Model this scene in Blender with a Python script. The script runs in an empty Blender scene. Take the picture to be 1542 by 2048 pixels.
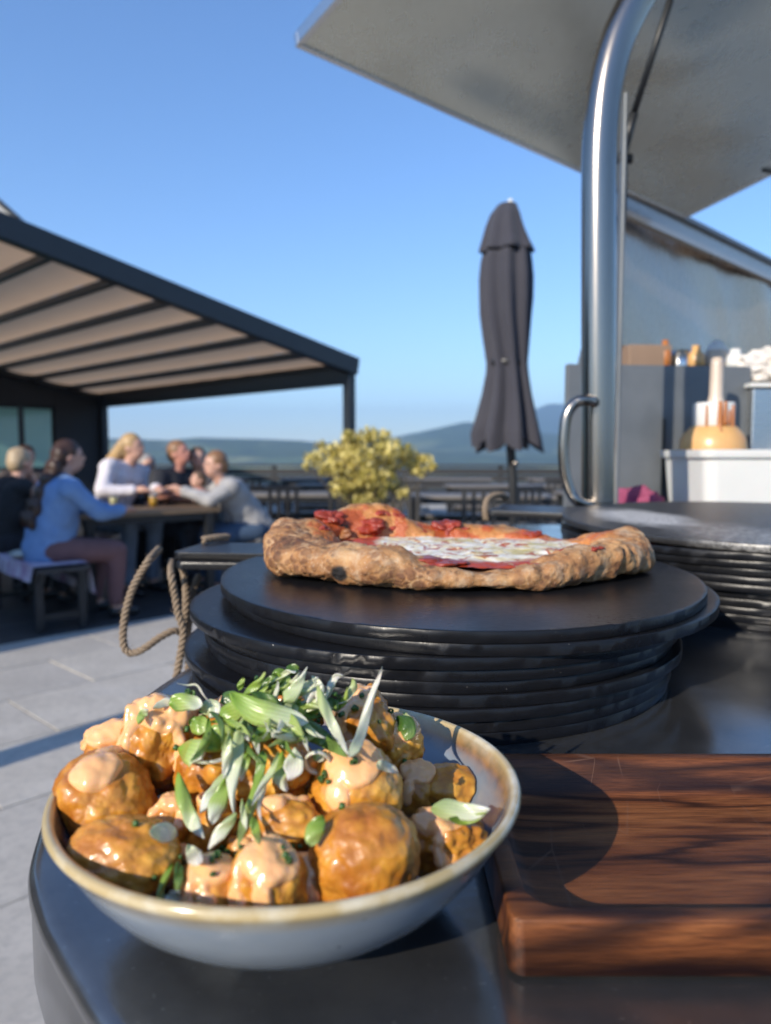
import bpy, bmesh, math, random
import numpy as np
from mathutils import Vector, Matrix
from mathutils.bvhtree import BVHTree

R = math.radians
random.seed(7)
rng = np.random.default_rng(7)
scene = bpy.context.scene
COL = scene.collection

# ------------------------------------------------------------------ camera, world, sun, exposure
EYE = 1.235
FPX, CX, CY = 1480.0, 771.0, 1024.0
PITCH = math.atan(113 / FPX)
cam_d = bpy.data.cameras.new('camera')
cam = bpy.data.objects.new('camera', cam_d)
COL.objects.link(cam)
cam.location = (0, 0, EYE)
cam.rotation_euler = (R(90) - PITCH, 0, 0)
cam_d.sensor_fit = 'VERTICAL'
cam_d.sensor_height = 36.0
cam_d.lens = FPX / 2048 * 36.0
cam_d.clip_start = 0.02
cam_d.clip_end = 40000
cam_d.dof.use_dof = True
cam_d.dof.focus_distance = 0.47
cam_d.dof.aperture_fstop = 6.9
scene.camera = cam

SUN_EL, SUN_AZ = R(24.8), R(37.6)       # light travels forward and to the right
world = bpy.data.worlds.new("World")
scene.world = world
world.use_nodes = True
wn = world.node_tree
bg = wn.nodes['Background']
sky = wn.nodes.new('ShaderNodeTexSky')
sky.sky_type = 'NISHITA'
sky.sun_disc = False
sky.sun_elevation = SUN_EL
sky.sun_rotation = math.pi + SUN_AZ     # sun stands behind the camera, to its left
sky.altitude = 100
sky.air_density = 1.0
sky.dust_density = 0.15
sky.ozone_density = 3.5
hs = wn.nodes.new('ShaderNodeHueSaturation')      # clear summer air: a richer blue
hs.inputs['Saturation'].default_value = 1.12
hs.inputs['Hue'].default_value = .506
wn.links.new(sky.outputs[0], hs.inputs['Color'])
wn.links.new(hs.outputs[0], bg.inputs[0])
bg.inputs[1].default_value = 0.136
sun_d = bpy.data.lights.new('sun', 'SUN')
sun_d.energy = 4.0
sun_d.angle = R(0.5)
sun_d.color = (1.0, 0.90, 0.755)
sun = bpy.data.objects.new('sun', sun_d)
COL.objects.link(sun)
trav = Vector((math.sin(SUN_AZ) * math.cos(SUN_EL), math.cos(SUN_AZ) * math.cos(SUN_EL), -math.sin(SUN_EL)))
sun.rotation_euler = trav.to_track_quat('-Z', 'Y').to_euler()
sun.location = (-6, -6, 8)
vs = scene.view_settings
vs.view_transform = 'Standard'
vs.look = 'None'
vs.exposure = 0.78
vs.gamma = 1
vs.use_curve_mapping = False
try:
    scene.cycles.use_denoising = True
    scene.cycles.max_bounces = 8
    scene.cycles.volume_bounces = 1
    scene.cycles.caustics_reflective = False
    scene.cycles.caustics_refractive = False
    scene.cycles.sample_clamp_indirect = 4.0
except Exception:
    pass


# ------------------------------------------------------------------ geometry helpers
def ray(x, y):
    a, b = (x - CX) / FPX, -(y - CY) / FPX
    return np.array([a, math.cos(PITCH) + b * math.sin(PITCH), -math.sin(PITCH) + b * math.cos(PITCH)])

def on_z(x, y, z):
    r = ray(x, y)
    return np.array([0, 0, EYE]) + r * ((z - EYE) / r[2])

def on_y(x, y, Y):
    r = ray(x, y)
    return np.array([0, 0, EYE]) + r * (Y / r[1])

def hash3(i, seed):
    i = i.astype(np.int64)
    h = (i[..., 0] * 374761393 + i[..., 1] * 668265263 + i[..., 2] * 2147483647 + seed * 1274126177) & 0xffffffff
    h = ((h ^ (h >> 13)) * 1274126177) & 0xffffffff
    h = (h ^ (h >> 16)) & 0xffffffff
    return h / 4294967295.0

def vnoise(P, seed=0):
    P = np.asarray(P, float)
    i = np.floor(P); f = P - i
    u = f * f * f * (f * (f * 6 - 15) + 10)
    out = 0
    for dx in (0, 1):
        for dy in (0, 1):
            for dz in (0, 1):
                w = (u[..., 0] if dx else 1 - u[..., 0]) * (u[..., 1] if dy else 1 - u[..., 1]) * (u[..., 2] if dz else 1 - u[..., 2])
                out = out + w * hash3(i + np.array([dx, dy, dz]), seed)
    return out * 2 - 1

def fbm(P, seed=0, octv=4, gain=0.5):
    a, s, t = 1.0, 0.0, 0.0
    for k in range(octv):
        s = s + a * vnoise(np.asarray(P) * (2.03 ** k) + k * 7.3, seed + k * 13)
        t += a; a *= gain
    return s / t

def worley(P, seed=0):
    P = np.asarray(P, float)
    i = np.floor(P)
    d1 = np.full(P.shape[:-1], 9.0); d2 = d1.copy()
    for dx in (-1, 0, 1):
        for dy in (-1, 0, 1):
            for dz in (-1, 0, 1):
                c = i + np.array([dx, dy, dz])
                p = c + np.stack([hash3(c, seed), hash3(c, seed + 5), hash3(c, seed + 9)], -1)
                d = np.linalg.norm(P - p, axis=-1)
                d2 = np.where(d < d1, d1, np.minimum(d2, d)); d1 = np.minimum(d1, d)
    return d1, d2

def sstep(a, b, x):
    t = np.clip((x - a) / (b - a), 0, 1)
    return t * t * (3 - 2 * t)

class MB:
    """collects shapes that become ONE mesh object"""
    def __init__(s): s.v = []; s.f = []; s.n = 0
    def add(s, V, F):
        V = np.asarray(V, float).reshape(-1, 3)
        s.v.append(V); s.f += [tuple(int(k) + s.n for k in f) for f in F]; s.n += len(V)
        return s
    def box(s, c, d, rot=0.0, bev=0.0, M=None):
        x, y, z = d[0] / 2, d[1] / 2, d[2] / 2
        bm = bmesh.new(); bmesh.ops.create_cube(bm, size=1)
        for v in bm.verts: v.co = Vector((v.co.x * d[0], v.co.y * d[1], v.co.z * d[2]))
        if bev > 0: bmesh.ops.bevel(bm, geom=bm.edges[:], offset=bev, segments=2, affect='EDGES', profile=0.5)
        T = Matrix.Translation(c) @ (M if M is not None else Matrix.Rotation(rot, 4, 'Z'))
        bm.verts.index_update()
        s.add([T @ v.co for v in bm.verts], [[v.index for v in f.verts] for f in bm.faces]); bm.free()
        return s
    def tube(s, path, r, n=12, cap=True, closed=False):
        P = [Vector(p) for p in path]; m = len(P)
        rs = r if hasattr(r, '__len__') else [r] * m
        V = []; up = None
        for i, p in enumerate(P):
            if closed: t = P[(i + 1) % m] - P[i - 1]
            else: t = P[min(i + 1, m - 1)] - P[max(i - 1, 0)]
            t.normalize()
            if up is None:
                up = t.orthogonal().normalized()
            up = (up - t * up.dot(t)).normalized(); b = t.cross(up)
            for k in range(n):
                a = 2 * math.pi * k / n
                V.append(p + (up * math.cos(a) + b * math.sin(a)) * rs[i])
        F = []
        for i in range(m if closed else m - 1):
            j = (i + 1) % m
            for k in range(n):
                l = (k + 1) % n
                F.append((i * n + k, i * n + l, j * n + l, j * n + k))
        if cap and not closed:
            F.append(tuple(range(n))[::-1]); F.append(tuple((m - 1) * n + k for k in range(n)))
        return s.add(V, F)
    def cyl(s, a, b, r0, r1=None, n=16): return s.tube([a, b], [r0, r0 if r1 is None else r1], n)
    def lathe(s, prof, c=(0, 0, 0), n=48, fn=None, close=False):
        V = []; m = len(prof)
        for i, (r, z) in enumerate(prof):
            for k in range(n):
                a = 2 * math.pi * k / n
                rr = r * (fn(a, z) if fn else 1)
                V.append((c[0] + rr * math.cos(a), c[1] + rr * math.sin(a), c[2] + z))
        F = [(i * n + k, i * n + (k + 1) % n, (i + 1) * n + (k + 1) % n, (i + 1) * n + k) for i in range(m - 1) for k in range(n)]
        if close: F += [tuple(range(n))[::-1], tuple((m - 1) * n + k for k in range(n))]
        return s.add(V, F)
    def prism(s, pts, z0, z1):
        n = len(pts)
        V = [(p[0], p[1], z0) for p in pts] + [(p[0], p[1], z1) for p in pts]
        F = [tuple(range(n))[::-1], tuple(range(n, 2 * n))] + [(i, (i + 1) % n, n + (i + 1) % n, n + i) for i in range(n)]
        return s.add(V, F)
    def grid(s, G, wrapu=False):
        h, w = G.shape[:2]
        F = [(i * w + j, i * w + (j + 1) % w, (i + 1) * w + (j + 1) % w, (i + 1) * w + j) for i in range(h - 1) for j in range(w if wrapu else w - 1)]
        return s.add(G.reshape(-1, 3), F)
    def mesh(s, name, org=(0, 0, 0), smooth=True):
        me = bpy.data.meshes.new(name)
        V = np.concatenate(s.v) - np.asarray(org)
        me.from_pydata(V.tolist(), [], s.f); me.update()
        if smooth: me.polygons.foreach_set('use_smooth', [True] * len(me.polygons))
        return me

ORG = {}
def link(name, me, m, parent=None, loc=(0, 0, 0)):
    o = bpy.data.objects.new(name, me); COL.objects.link(o)
    if m is not None and me is not None:
        if len(me.materials) == 0: me.materials.append(m)
    if parent: o.parent = parent
    else: o.location = loc
    return o

def thing(name, label, cat, loc=(0, 0, 0), rz=0.0, group=None, kind=None, local=False):
    o = bpy.data.objects.new(name, None); COL.objects.link(o)
    o.location = loc; o.rotation_euler = (0, 0, rz); o.empty_display_size = 0.05
    o['label'] = label; o['category'] = cat
    if group: o['group'] = group
    if kind: o['kind'] = kind
    ORG[o.name] = (0, 0, 0) if local else tuple(loc)
    return o

def part(name, mb, m, parent, label=None, smooth=True, kind=None, edge=None):
    org = ORG[parent.name]
    o = link(name, mb.mesh(name, org, smooth), m, parent)
    ORG[o.name] = org
    if label: o['label'] = label
    if kind: o['kind'] = kind
    if edge and smooth: sharp(o.data, edge)
    return o

def single(name, mb, m, label, cat, loc=(0, 0, 0), group=None, smooth=True, kind=None, edge=None):
    o = link(name, mb.mesh(name, loc, smooth), m, None, loc)
    ORG[o.name] = tuple(loc)
    o['label'] = label; o['category'] = cat
    if group: o['group'] = group
    if kind: o['kind'] = kind
    if edge and smooth: sharp(o.data, edge)
    return o

def struct(name, mb, m, smooth=False, edge=None):
    o = link(name, mb.mesh(name, (0, 0, 0), smooth), m)
    o['kind'] = 'structure'; ORG[o.name] = (0, 0, 0)
    if edge and smooth: sharp(o.data, edge)
    return o

def sharp(me, deg):
    bm = bmesh.new(); bm.from_mesh(me)
    for e in bm.edges:
        if len(e.link_faces) == 2 and e.calc_face_angle(0) > R(deg): e.smooth = False
    bm.to_mesh(me); bm.free()

def dup(root, loc, rz=None, label=None):
    r = root.copy(); COL.objects.link(r); r.location = loc
    if rz is not None: r.rotation_euler = (0, 0, rz)
    if label: r['label'] = label
    for ch in root.children:
        c = ch.copy(); COL.objects.link(c); c.parent = r
        for g in ch.children:
            d = g.copy(); COL.objects.link(d); d.parent = c
    return r

def spline(pts, n):
    P = np.asarray(pts, float); m = len(P)
    if m == 2: return np.array([P[0] + (P[1] - P[0]) * t for t in np.linspace(0, 1, n)])
    out = []
    for t in np.linspace(0, m - 1 - 1e-9, n):
        i = int(t); u = t - i
        p0, p1, p2, p3 = P[max(i - 1, 0)], P[i], P[i + 1], P[min(i + 2, m - 1)]
        out.append(.5 * ((2 * p1) + (-p0 + p2) * u + (2 * p0 - 5 * p1 + 4 * p2 - p3) * u ** 2 + (-p0 + 3 * p1 - 3 * p2 + p3) * u ** 3))
    return np.array(out)

_ico = {}
def ico(sub):
    if sub not in _ico:
        bm = bmesh.new(); bmesh.ops.create_icosphere(bm, subdivisions=sub, radius=1)
        bm.verts.index_update()
        _ico[sub] = (np.array([v.co[:] for v in bm.verts]), [tuple(v.index for v in f.verts) for f in bm.faces]); bm.free()
    return _ico[sub]

# ------------------------------------------------------------------ material helpers
class NT:
    def __init__(s, name):
        s.m = bpy.data.materials.new(name); s.m.use_nodes = True
        s.t = s.m.node_tree; s.b = s.t.nodes['Principled BSDF']; s.out = s.t.nodes['Material Output']
        s.co = s.new('ShaderNodeTexCoord').outputs['Object']
    def new(s, typ, **kw):
        n = s.t.nodes.new(typ)
        for k, v in kw.items(): setattr(n, k, v)
        return n
    def L(s, a, b): s.t.links.new(a, b)
    def setv(s, sock, v):
        if hasattr(v, 'is_output') or isinstance(v, bpy.types.NodeSocket): s.L(v, sock)
        else: sock.default_value = v
    def map(s, scale=(1, 1, 1), rot=(0, 0, 0), co=None, loc=(0, 0, 0)):
        n = s.new('ShaderNodeMapping'); s.L(co or s.co, n.inputs[0])
        n.inputs['Scale'].default_value = scale; n.inputs['Rotation'].default_value = rot; n.inputs['Location'].default_value = loc
        return n.outputs[0]
    def noise(s, scale, detail=4, rough=.55, co=None, dist=0.0):
        n = s.new('ShaderNodeTexNoise'); s.L(co or s.co, n.inputs['Vector'])
        n.inputs['Scale'].default_value = scale; n.inputs['Detail'].default_value = detail
        n.inputs['Roughness'].default_value = rough; n.inputs['Distortion'].default_value = dist
        return n.outputs['Fac']
    def vor(s, scale, feature='F1', co=None, out='Distance', rnd=1.0):
        n = s.new('ShaderNodeTexVoronoi', feature=feature); s.L(co or s.co, n.inputs['Vector'])
        n.inputs['Scale'].default_value = scale; n.inputs['Randomness'].default_value = rnd
        return n.outputs[out]
    def ramp(s, fac, *stops):
        n = s.new('ShaderNodeValToRGB'); s.L(fac, n.inputs[0]); e = n.color_ramp.elements
        for i, (p, c) in enumerate(stops):
            if not hasattr(c, '__len__'): c = (c, c, c)
            el = e[i] if i < 2 else e.new(p)
            el.position = p; el.color = (*c[:3], 1)
        return n.outputs[0]
    def mix(s, fac, a, b, mode='MIX'):
        n = s.new('ShaderNodeMix', data_type='RGBA', blend_type=mode)
        for i, v in ((0, fac), (6, a), (7, b)):
            if isinstance(v, bpy.types.NodeSocket): s.L(v, n.inputs[i])
            elif hasattr(v, '__len__'): n.inputs[i].default_value = (*v[:3], 1)
            else: n.inputs[i].default_value = v if i == 0 else (v, v, v, 1)
        return n.outputs[2]
    def math(s, op, a, b=0.0, c=None):
        n = s.new('ShaderNodeMath', operation=op)
        s.setv(n.inputs[0], a); s.setv(n.inputs[1], b)
        if c is not None: s.setv(n.inputs[2], c)
        return n.outputs[0]
    def attr(s, name): return s.new('ShaderNodeAttribute', attribute_name=name).outputs['Fac']
    def rand(s): return s.new('ShaderNodeObjectInfo').outputs['Random']
    def xyz(s, co=None):
        n = s.new('ShaderNodeSeparateXYZ'); s.L(co or s.co, n.inputs[0]); return n.outputs
    def bump(s, h, dist=.001, strength=1.0, prev=None):
        n = s.new('ShaderNodeBump'); s.L(h, n.inputs['Height'])
        n.inputs['Distance'].default_value = dist; n.inputs['Strength'].default_value = strength
        if prev: s.L(prev, n.inputs['Normal'])
        return n.outputs[0]
    def done(s, color=None, rough=None, metal=None, normal=None, **kw):
        b = s.b
        def st(k, v):
            if v is None: return
            i = b.inputs[k]
            if isinstance(v, bpy.types.NodeSocket): s.L(v, i)
            elif hasattr(v, '__len__') and len(v) == 3 and i.type == 'RGBA': i.default_value = (*v, 1)
            else: i.default_value = v
        st('Base Color', color); st('Roughness', rough); st('Metallic', metal); st('Normal', normal)
        for k, v in kw.items(): st(k.replace('_', ' '), v)
        return s.m

def simple(name, c1, c2=None, scale=20, rough=.6, metal=0, bump=0, bscale=None, detail=4, vary=0.0, **kw):
    t = NT(name)
    c2 = c2 or tuple(x * .75 for x in c1)
    f = t.noise(scale, detail)
    col = t.mix(t.ramp(f, (.3, 0.), (.7, 1.)), c1, c2)
    if vary:
        col = t.mix(t.math('MULTIPLY', t.rand(), vary), col, tuple(x * .35 for x in c1))
    nrm = t.bump(t.noise(bscale or scale * 4, 5), bump) if bump else None
    return t.done(col, rough, metal, nrm, **kw)

def m_steel(name, c=(.62, .62, .61), rough=.28, grain=(1, 1, 60), rot=(0, 0, 0), amp=.12, metal=1.0, bmp=.25):
    t = NT(name)
    n = t.noise(18, 5, co=t.map(grain, rot))
    n2 = t.noise(2.2, 3)
    col = t.mix(n, tuple(x * .86 for x in c), c)
    ro = t.math('ADD', t.math('MULTIPLY', n, amp), t.math('ADD', t.math('MULTIPLY', n2, amp), rough - amp))
    return t.done(col, ro, metal, t.bump(n, .0003, bmp))

def m_counter():
    t = NT('brushed dark counter steel')
    n = t.noise(30, 6, .7, co=t.map((1, 1, 1)))
    n2 = t.noise(5, 3)
    sp = t.ramp(t.noise(380, 2, .5), (.70, 0.), (.76, 1.))
    col = t.mix(t.ramp(n, (.3, 0.), (.75, 1.)), (.15, .155, .165), (.23, .23, .23))
    col = t.mix(t.math('MULTIPLY', sp, .5), col, (.6, .6, .58))
    ro = t.math('ADD', t.math('MULTIPLY', n, .14), t.math('MULTIPLY', n2, .22))
    return t.done(col, ro, .85, t.bump(t.noise(160, 4), .0002, .25))

def m_board():
    t = NT('black stained board')
    rot = t.rand()
    g = t.noise(26, 6, .6, co=t.map((1.2, 14, 6), (0, 0, R(-28))))
    g2 = t.noise(120, 5, .7, co=t.map((1, 3.2, 1), (0, 0, R(-28))))
    patch = t.noise(7, 3)
    chip = t.ramp(t.noise(420, 2, .5), (.755, 0.), (.775, 1.))
    z = t.xyz()[2]
    col = t.mix(g, (.004, .005, .007), (.013, .013, .015))
    col = t.mix(t.math('MULTIPLY', chip, t.ramp(t.noise(16, 2), (.5, 0.), (.62, 1.))), col, (.30, .29, .27))
    ro = t.math('ADD', t.math('MULTIPLY', g2, .25), t.math('ADD', t.math('MULTIPLY', patch, .26), .07))
    h = t.math('ADD', t.math('MULTIPLY', g, .5), t.math('MULTIPLY', g2, .5))
    return t.done(col, ro, 0, t.bump(h, .0005, .5), Specular_IOR_Level=.26)

def m_board_flour():
    t = NT('black board dusted with flour')
    g = t.noise(26, 6, .6, co=t.map((1.2, 14, 6), (0, 0, R(-8))))
    g2 = t.noise(120, 5, .7)
    x = t.xyz()
    def blob(cx, cy, r0, r1):
        dx = t.math('SUBTRACT', x[0], cx); dy = t.math('SUBTRACT', x[1], cy)
        dy = t.math('MULTIPLY', dy, .5)
        d = t.math('SQRT', t.math('ADD', t.math('MULTIPLY', dx, dx), t.math('MULTIPLY', dy, dy)))
        d = t.math('ADD', d, t.math('MULTIPLY', t.noise(30, 4), .05))
        return t.ramp(d, (r0, 1.), (r1, 0.))
    f = t.math('MULTIPLY', blob(-.20, .03, .065, .105), t.ramp(t.noise(150, 4, .8), (.36, .35), (.56, 1.)))
    f2 = t.math('MULTIPLY', blob(-.15, -.19, .05, .12), t.ramp(t.noise(90, 4, .8), (.42, .05), (.65, .6)))
    col = t.mix(g, (.012, .012, .014), (.035, .034, .034))
    col = t.mix(t.math('MULTIPLY', t.math('MAXIMUM', f, f2), .95), col, (.72, .70, .67))
    return t.done(col, t.math('ADD', .28, t.math('MULTIPLY', g2, .2)), 0, t.bump(t.math('ADD', g, g2), .0005, .4), Specular_IOR_Level=.6)

def m_traywood():
    t = NT('oiled dark acacia wood')
    co = t.map((1, 7, 5), (0, R(6), R(-7)))
    w = t.noise(2.6, 3, .5, co=co, dist=.6)
    ringc = t.math('MULTIPLY', w, 9.0)
    rings = t.math('ABSOLUTE', t.math('SINE', t.math('MULTIPLY', ringc, 3.1)))
    broad = t.noise(9, 3, .5, co=t.map((.55, 3.4, 3), (0, R(14), R(-4))))
    fine = t.noise(110, 5, .65, co=t.map((.5, 12, 6)))
    mixf = t.math('ADD', t.math('MULTIPLY', rings, .30), t.math('MULTIPLY', broad, .80))
    col = t.ramp(mixf, (.30, (.014, .005, .004)), (.46, (.060, .021, .009)), (.60, (.165, .054, .019)), (.80, (.32, .118, .040)))
    col = t.mix(t.ramp(fine, (.35, .6), (.6, 0.)), col, (.018, .007, .005))
    sc = t.ramp(t.vor(34, 'DISTANCE_TO_EDGE', co=t.map((1, .22, 1), (0, 0, R(38)))), (0.0, 1.), (.012, 0.))
    sc = t.math('MULTIPLY', sc, t.ramp(t.noise(14, 2), (.54, 0.), (.6, 1.)))
    col = t.mix(t.math('MULTIPLY', sc, .35), col, (.22, .13, .09))
    return t.done(col, t.math('ADD', .30, t.math('MULTIPLY', fine, .25)), 0, t.bump(fine, .0006, .7), Specular_IOR_Level=.32)

def m_glaze():
    """stoneware: pale blue grey glaze, tan and rust where it thins at the rim, iron specks"""
    t = NT('reactive stoneware glaze')
    z = t.xyz()[2]                       # object origin on the foot, rim at .061
    n = t.noise(26, 4, .6)
    zz = t.math('ADD', z, t.math('MULTIPLY', t.math('SUBTRACT', n, .5), .011))
    base = t.mix(t.noise(40, 4), (.20, .24, .29), (.30, .335, .37))
    spk = t.ramp(t.vor(150), (.07, 1.), (.13, 0.))
    spk = t.math('MULTIPLY', spk, t.ramp(t.noise(60, 2), (.5, 0.), (.56, 1.)))
    base = t.mix(t.math('MULTIPLY', spk, .85), base, (.02, .025, .05))
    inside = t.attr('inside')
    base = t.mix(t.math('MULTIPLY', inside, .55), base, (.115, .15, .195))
    rust = t.mix(t.ramp(t.noise(75, 4), (.4, 0.), (.62, 1.)), (.27, .11, .02), (.045, .020, .008))
    rf = t.math('MULTIPLY', t.ramp(zz, (.0485, 0.), (.0550, 1.)), inside)
    c = t.mix(rf, base, rust)
    tan = t.mix(t.ramp(t.noise(55, 4), (.45, 0.), (.7, 1.)), (.46, .35, .17), (.60, .54, .40))
    lip = t.attr('lip')
    c = t.mix(lip, c, tan)
    return t.done(c, .16, 0, t.bump(t.noise(60, 3), .0003, .3), Specular_IOR_Level=.5, Coat_Weight=.3, Coat_Roughness=.08)

def m_batter():
    t = NT('fried golden batter')
    a = t.noise(55, 5, .6); b = t.noise(160, 4, .65); r = t.rand()
    c = t.ramp(t.math('ADD', t.math('MULTIPLY', a, .9), t.math('MULTIPLY', t.math('SUBTRACT', r, .5), .16)),
               (.26, (.30, .085, .008)), (.38, (.51, .195, .018)), (.54, (.68, .33, .040)), (.76, (.80, .50, .12)))
    c = t.mix(t.ramp(t.noise(300, 3, .6), (.60, 0.), (.70, .6)), c, (.34, .12, .015))
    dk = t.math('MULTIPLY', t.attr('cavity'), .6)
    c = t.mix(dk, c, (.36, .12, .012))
    return t.done(c, t.math('ADD', .30, t.math('MULTIPLY', b, .24)), 0, t.bump(t.math('ADD', t.math('MULTIPLY', a, .6), b), 0.0007, .5),
                  Subsurface_Weight=.12, Subsurface_Radius=(.004, .002, .0007), Subsurface_Scale=.5, Coat_Weight=.38, Coat_Roughness=.06)

def m_sauce():
    t = NT('creamy spiced mayonnaise')
    c = t.mix(t.noise(40, 3), (.84, .43, .175), (.86, .49, .22))
    return t.done(c, .22, 0, t.bump(t.noise(60, 2), .0003, .2), Subsurface_Weight=.3, Subsurface_Radius=(.006, .003, .001), Subsurface_Scale=.5, Coat_Weight=.5, Coat_Roughness=.12)

def m_leek(name, a, b, c):
    """spring onion: colour runs along the slice (attribute t), veins across it"""
    t = NT(name)
    k = t.attr('along')
    col = t.ramp(t.math('ADD', k, t.math('MULTIPLY', t.math('SUBTRACT', t.noise(60, 3), .5), .5)), (.1, a), (.5, b), (.9, c))
    acr = t.math('MULTIPLY', t.attr('across'), 40.0)
    st = t.math('MULTIPLY', t.math('ADD', t.math('SINE', acr), 1), .5)
    col = t.mix(t.math('MULTIPLY', st, .28), col, tuple(x * .55 for x in b))
    m = t.done(col, .28, 0, t.bump(st, .0002, .4), Subsurface_Weight=.2, Subsurface_Radius=(.002, .004, .001), Subsurface_Scale=.5, Coat_Weight=.25, Coat_Roughness=.15)
    tr = t.new('ShaderNodeBsdfTranslucent'); t.L(col, tr.inputs[0])
    mx = t.new('ShaderNodeMixShader'); mx.inputs[0].default_value = .25
    t.L(t.b.outputs[0], mx.inputs[1]); t.L(tr.outputs[0], mx.inputs[2]); t.L(mx.outputs[0], t.out.inputs[0])
    return m

def m_crust():
    t = NT('wood fired pizza crust')
    a = t.noise(30, 5, .6); f = t.noise(260, 4, .7)
    c = t.ramp(a, (.28, (.25, .10, .034)), (.48, (.41, .205, .080)), (.68, (.54, .33, .155)))
    flour = t.ramp(t.noise(45, 5, .7), (.50, 0.), (.66, 1.))
    c = t.mix(t.math('MULTIPLY', flour, .5), c, (.62, .50, .35))
    c = t.mix(t.ramp(t.noise(520, 3, .7), (.60, 0.), (.70, .55)), c, (.70, .60, .46))
    c = t.mix(t.ramp(t.noise(130, 4, .7), (.60, 0.), (.72, .8)), c, (.16, .065, .028))
    c = t.mix(t.attr('blister'), c, t.mix(f, (.10, .038, .018), (.21, .095, .045)))
    c = t.mix(t.attr('char'), c, (.018, .016, .016))
    oil = t.mix(t.noise(60, 3), (.50, .13, .03), (.62, .30, .08))
    c = t.mix(t.math('MULTIPLY', t.attr('oil'), .8), c, oil)
    c = t.mix(t.attr('red'), c, t.mix(a, (.34, .045, .014), (.50, .14, .04)))
    ro = t.mix(t.math('MAXIMUM', t.attr('red'), t.attr('oil')), .75, .3)
    sep = t.new('ShaderNodeRGBToBW'); t.L(ro, sep.inputs[0])
    return t.done(c, sep.outputs[0], 0, t.bump(t.math('ADD', t.math('ADD', f, a), t.noise(110, 4, .65)), .0016, .9), Subsurface_Weight=.08, Subsurface_Radius=(.004, .002, .001), Subsurface_Scale=.5)

def m_cheese():
    t = NT('melted mozzarella with tomato')
    n = t.noise(62, 5, .62, dist=.8); n2 = t.noise(75, 4, .6)
    c = t.mix(t.ramp(n2, (.4, 0.), (.62, 1.)), (.84, .80, .70), (.76, .62, .34))
    c = t.mix(t.ramp(n, (.545, 0.), (.575, 1.)), c, t.mix(n2, (.34, .03, .012), (.50, .12, .03)))
    c = t.mix(t.ramp(t.noise(20, 4), (.58, 0.), (.66, 1.)), c, (.62, .50, .18))
    c = t.mix(t.attr('red'), c, (.42, .055, .02))
    return t.done(c, .42, 0, t.bump(t.math('ADD', n, t.math('MULTIPLY', n2, .4)), .002, .6), Coat_Weight=.12, Coat_Roughness=.2, Specular_IOR_Level=.3)

def m_rope():
    t = NT('natural jute rope')
    f = t.noise(420, 4, .7, co=t.map((1, 1, .4)))
    c = t.mix(f, (.15, .105, .07), (.34, .26, .18))
    return t.done(c, .9, 0, t.bump(f, .0012, .9))

def m_paver():
    t = NT('grey porcelain paving')
    oi = t.new('ShaderNodeObjectInfo')
    ofs = t.new('ShaderNodeVectorMath', operation='ADD'); t.L(t.co, ofs.inputs[0]); 
    cb = t.new('ShaderNodeCombineXYZ'); t.L(t.math('MULTIPLY', oi.outputs['Random'], 30), cb.inputs[0]); t.L(t.math('MULTIPLY', oi.outputs['Random'], 17), cb.inputs[1])
    t.L(cb.outputs[0], ofs.inputs[1])
    a = t.noise(3.5, 5, .6, co=ofs.outputs[0]); b = t.noise(26, 5, .7, co=ofs.outputs[0])
    c = t.mix(t.ramp(a, (.3, 0.), (.7, 1.)), (.47, .435, .38), (.59, .55, .485))
    c = t.mix(t.math('MULTIPLY', t.ramp(b, (.45, 0.), (.7, 1.)), .5), c, (.25, .24, .225))
    st = t.ramp(t.noise(1.6, 4, .7, co=ofs.outputs[0]), (.58, 0.), (.66, 1.))
    c = t.mix(t.math('MULTIPLY', st, .35), c, (.56, .55, .53))
    c = t.mix(t.math('MULTIPLY', oi.outputs['Random'], .22), c, (.26, .25, .25))
    return t.done(c, .55, 0, t.bump(b, .002, .3))

def m_umbrella():
    t = NT('charcoal parasol canvas')
    w = t.noise(900, 2)
    c = t.mix(t.noise(5, 4), (.028, .028, .040), (.042, .041, .052))
    return t.done(c, .85, 0, t.bump(w, .0006, .4), Sheen_Weight=.15)

def m_hills():
    t = NT('wooded hills and fields')
    pos = t.new('ShaderNodeNewGeometry').outputs['Position']
    x = t.xyz(pos)
    a = t.noise(.0022, 5, .6, co=pos); v = t.vor(.0036, 'F1', co=pos, out='Color')
    g = t.new('ShaderNodeRGBToBW'); t.L(v, g.inputs[0])
    low = t.ramp(x[2], (0.0, 1.), (1.0, 0.))
    h = t.new('ShaderNodeMapRange'); t.L(x[2], h.inputs[0]); h.inputs[1].default_value = 0; h.inputs[2].default_value = 150
    h.inputs[3].default_value = 1; h.inputs[4].default_value = 0
    field = t.ramp(g.outputs[0], (.35, (.035, .06, .02)), (.5, (.10, .15, .04)), (.7, (.20, .21, .08)))
    wood = t.ramp(t.noise(.012, 5, .7, co=pos), (.35, (.012, .032, .012)), (.65, (.040, .080, .022)))
    f = t.math('MULTIPLY', h.outputs[0], t.ramp(a, (.44, 0.), (.54, 1.)))
    return t.done(t.mix(f, wood, field), .95)

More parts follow.
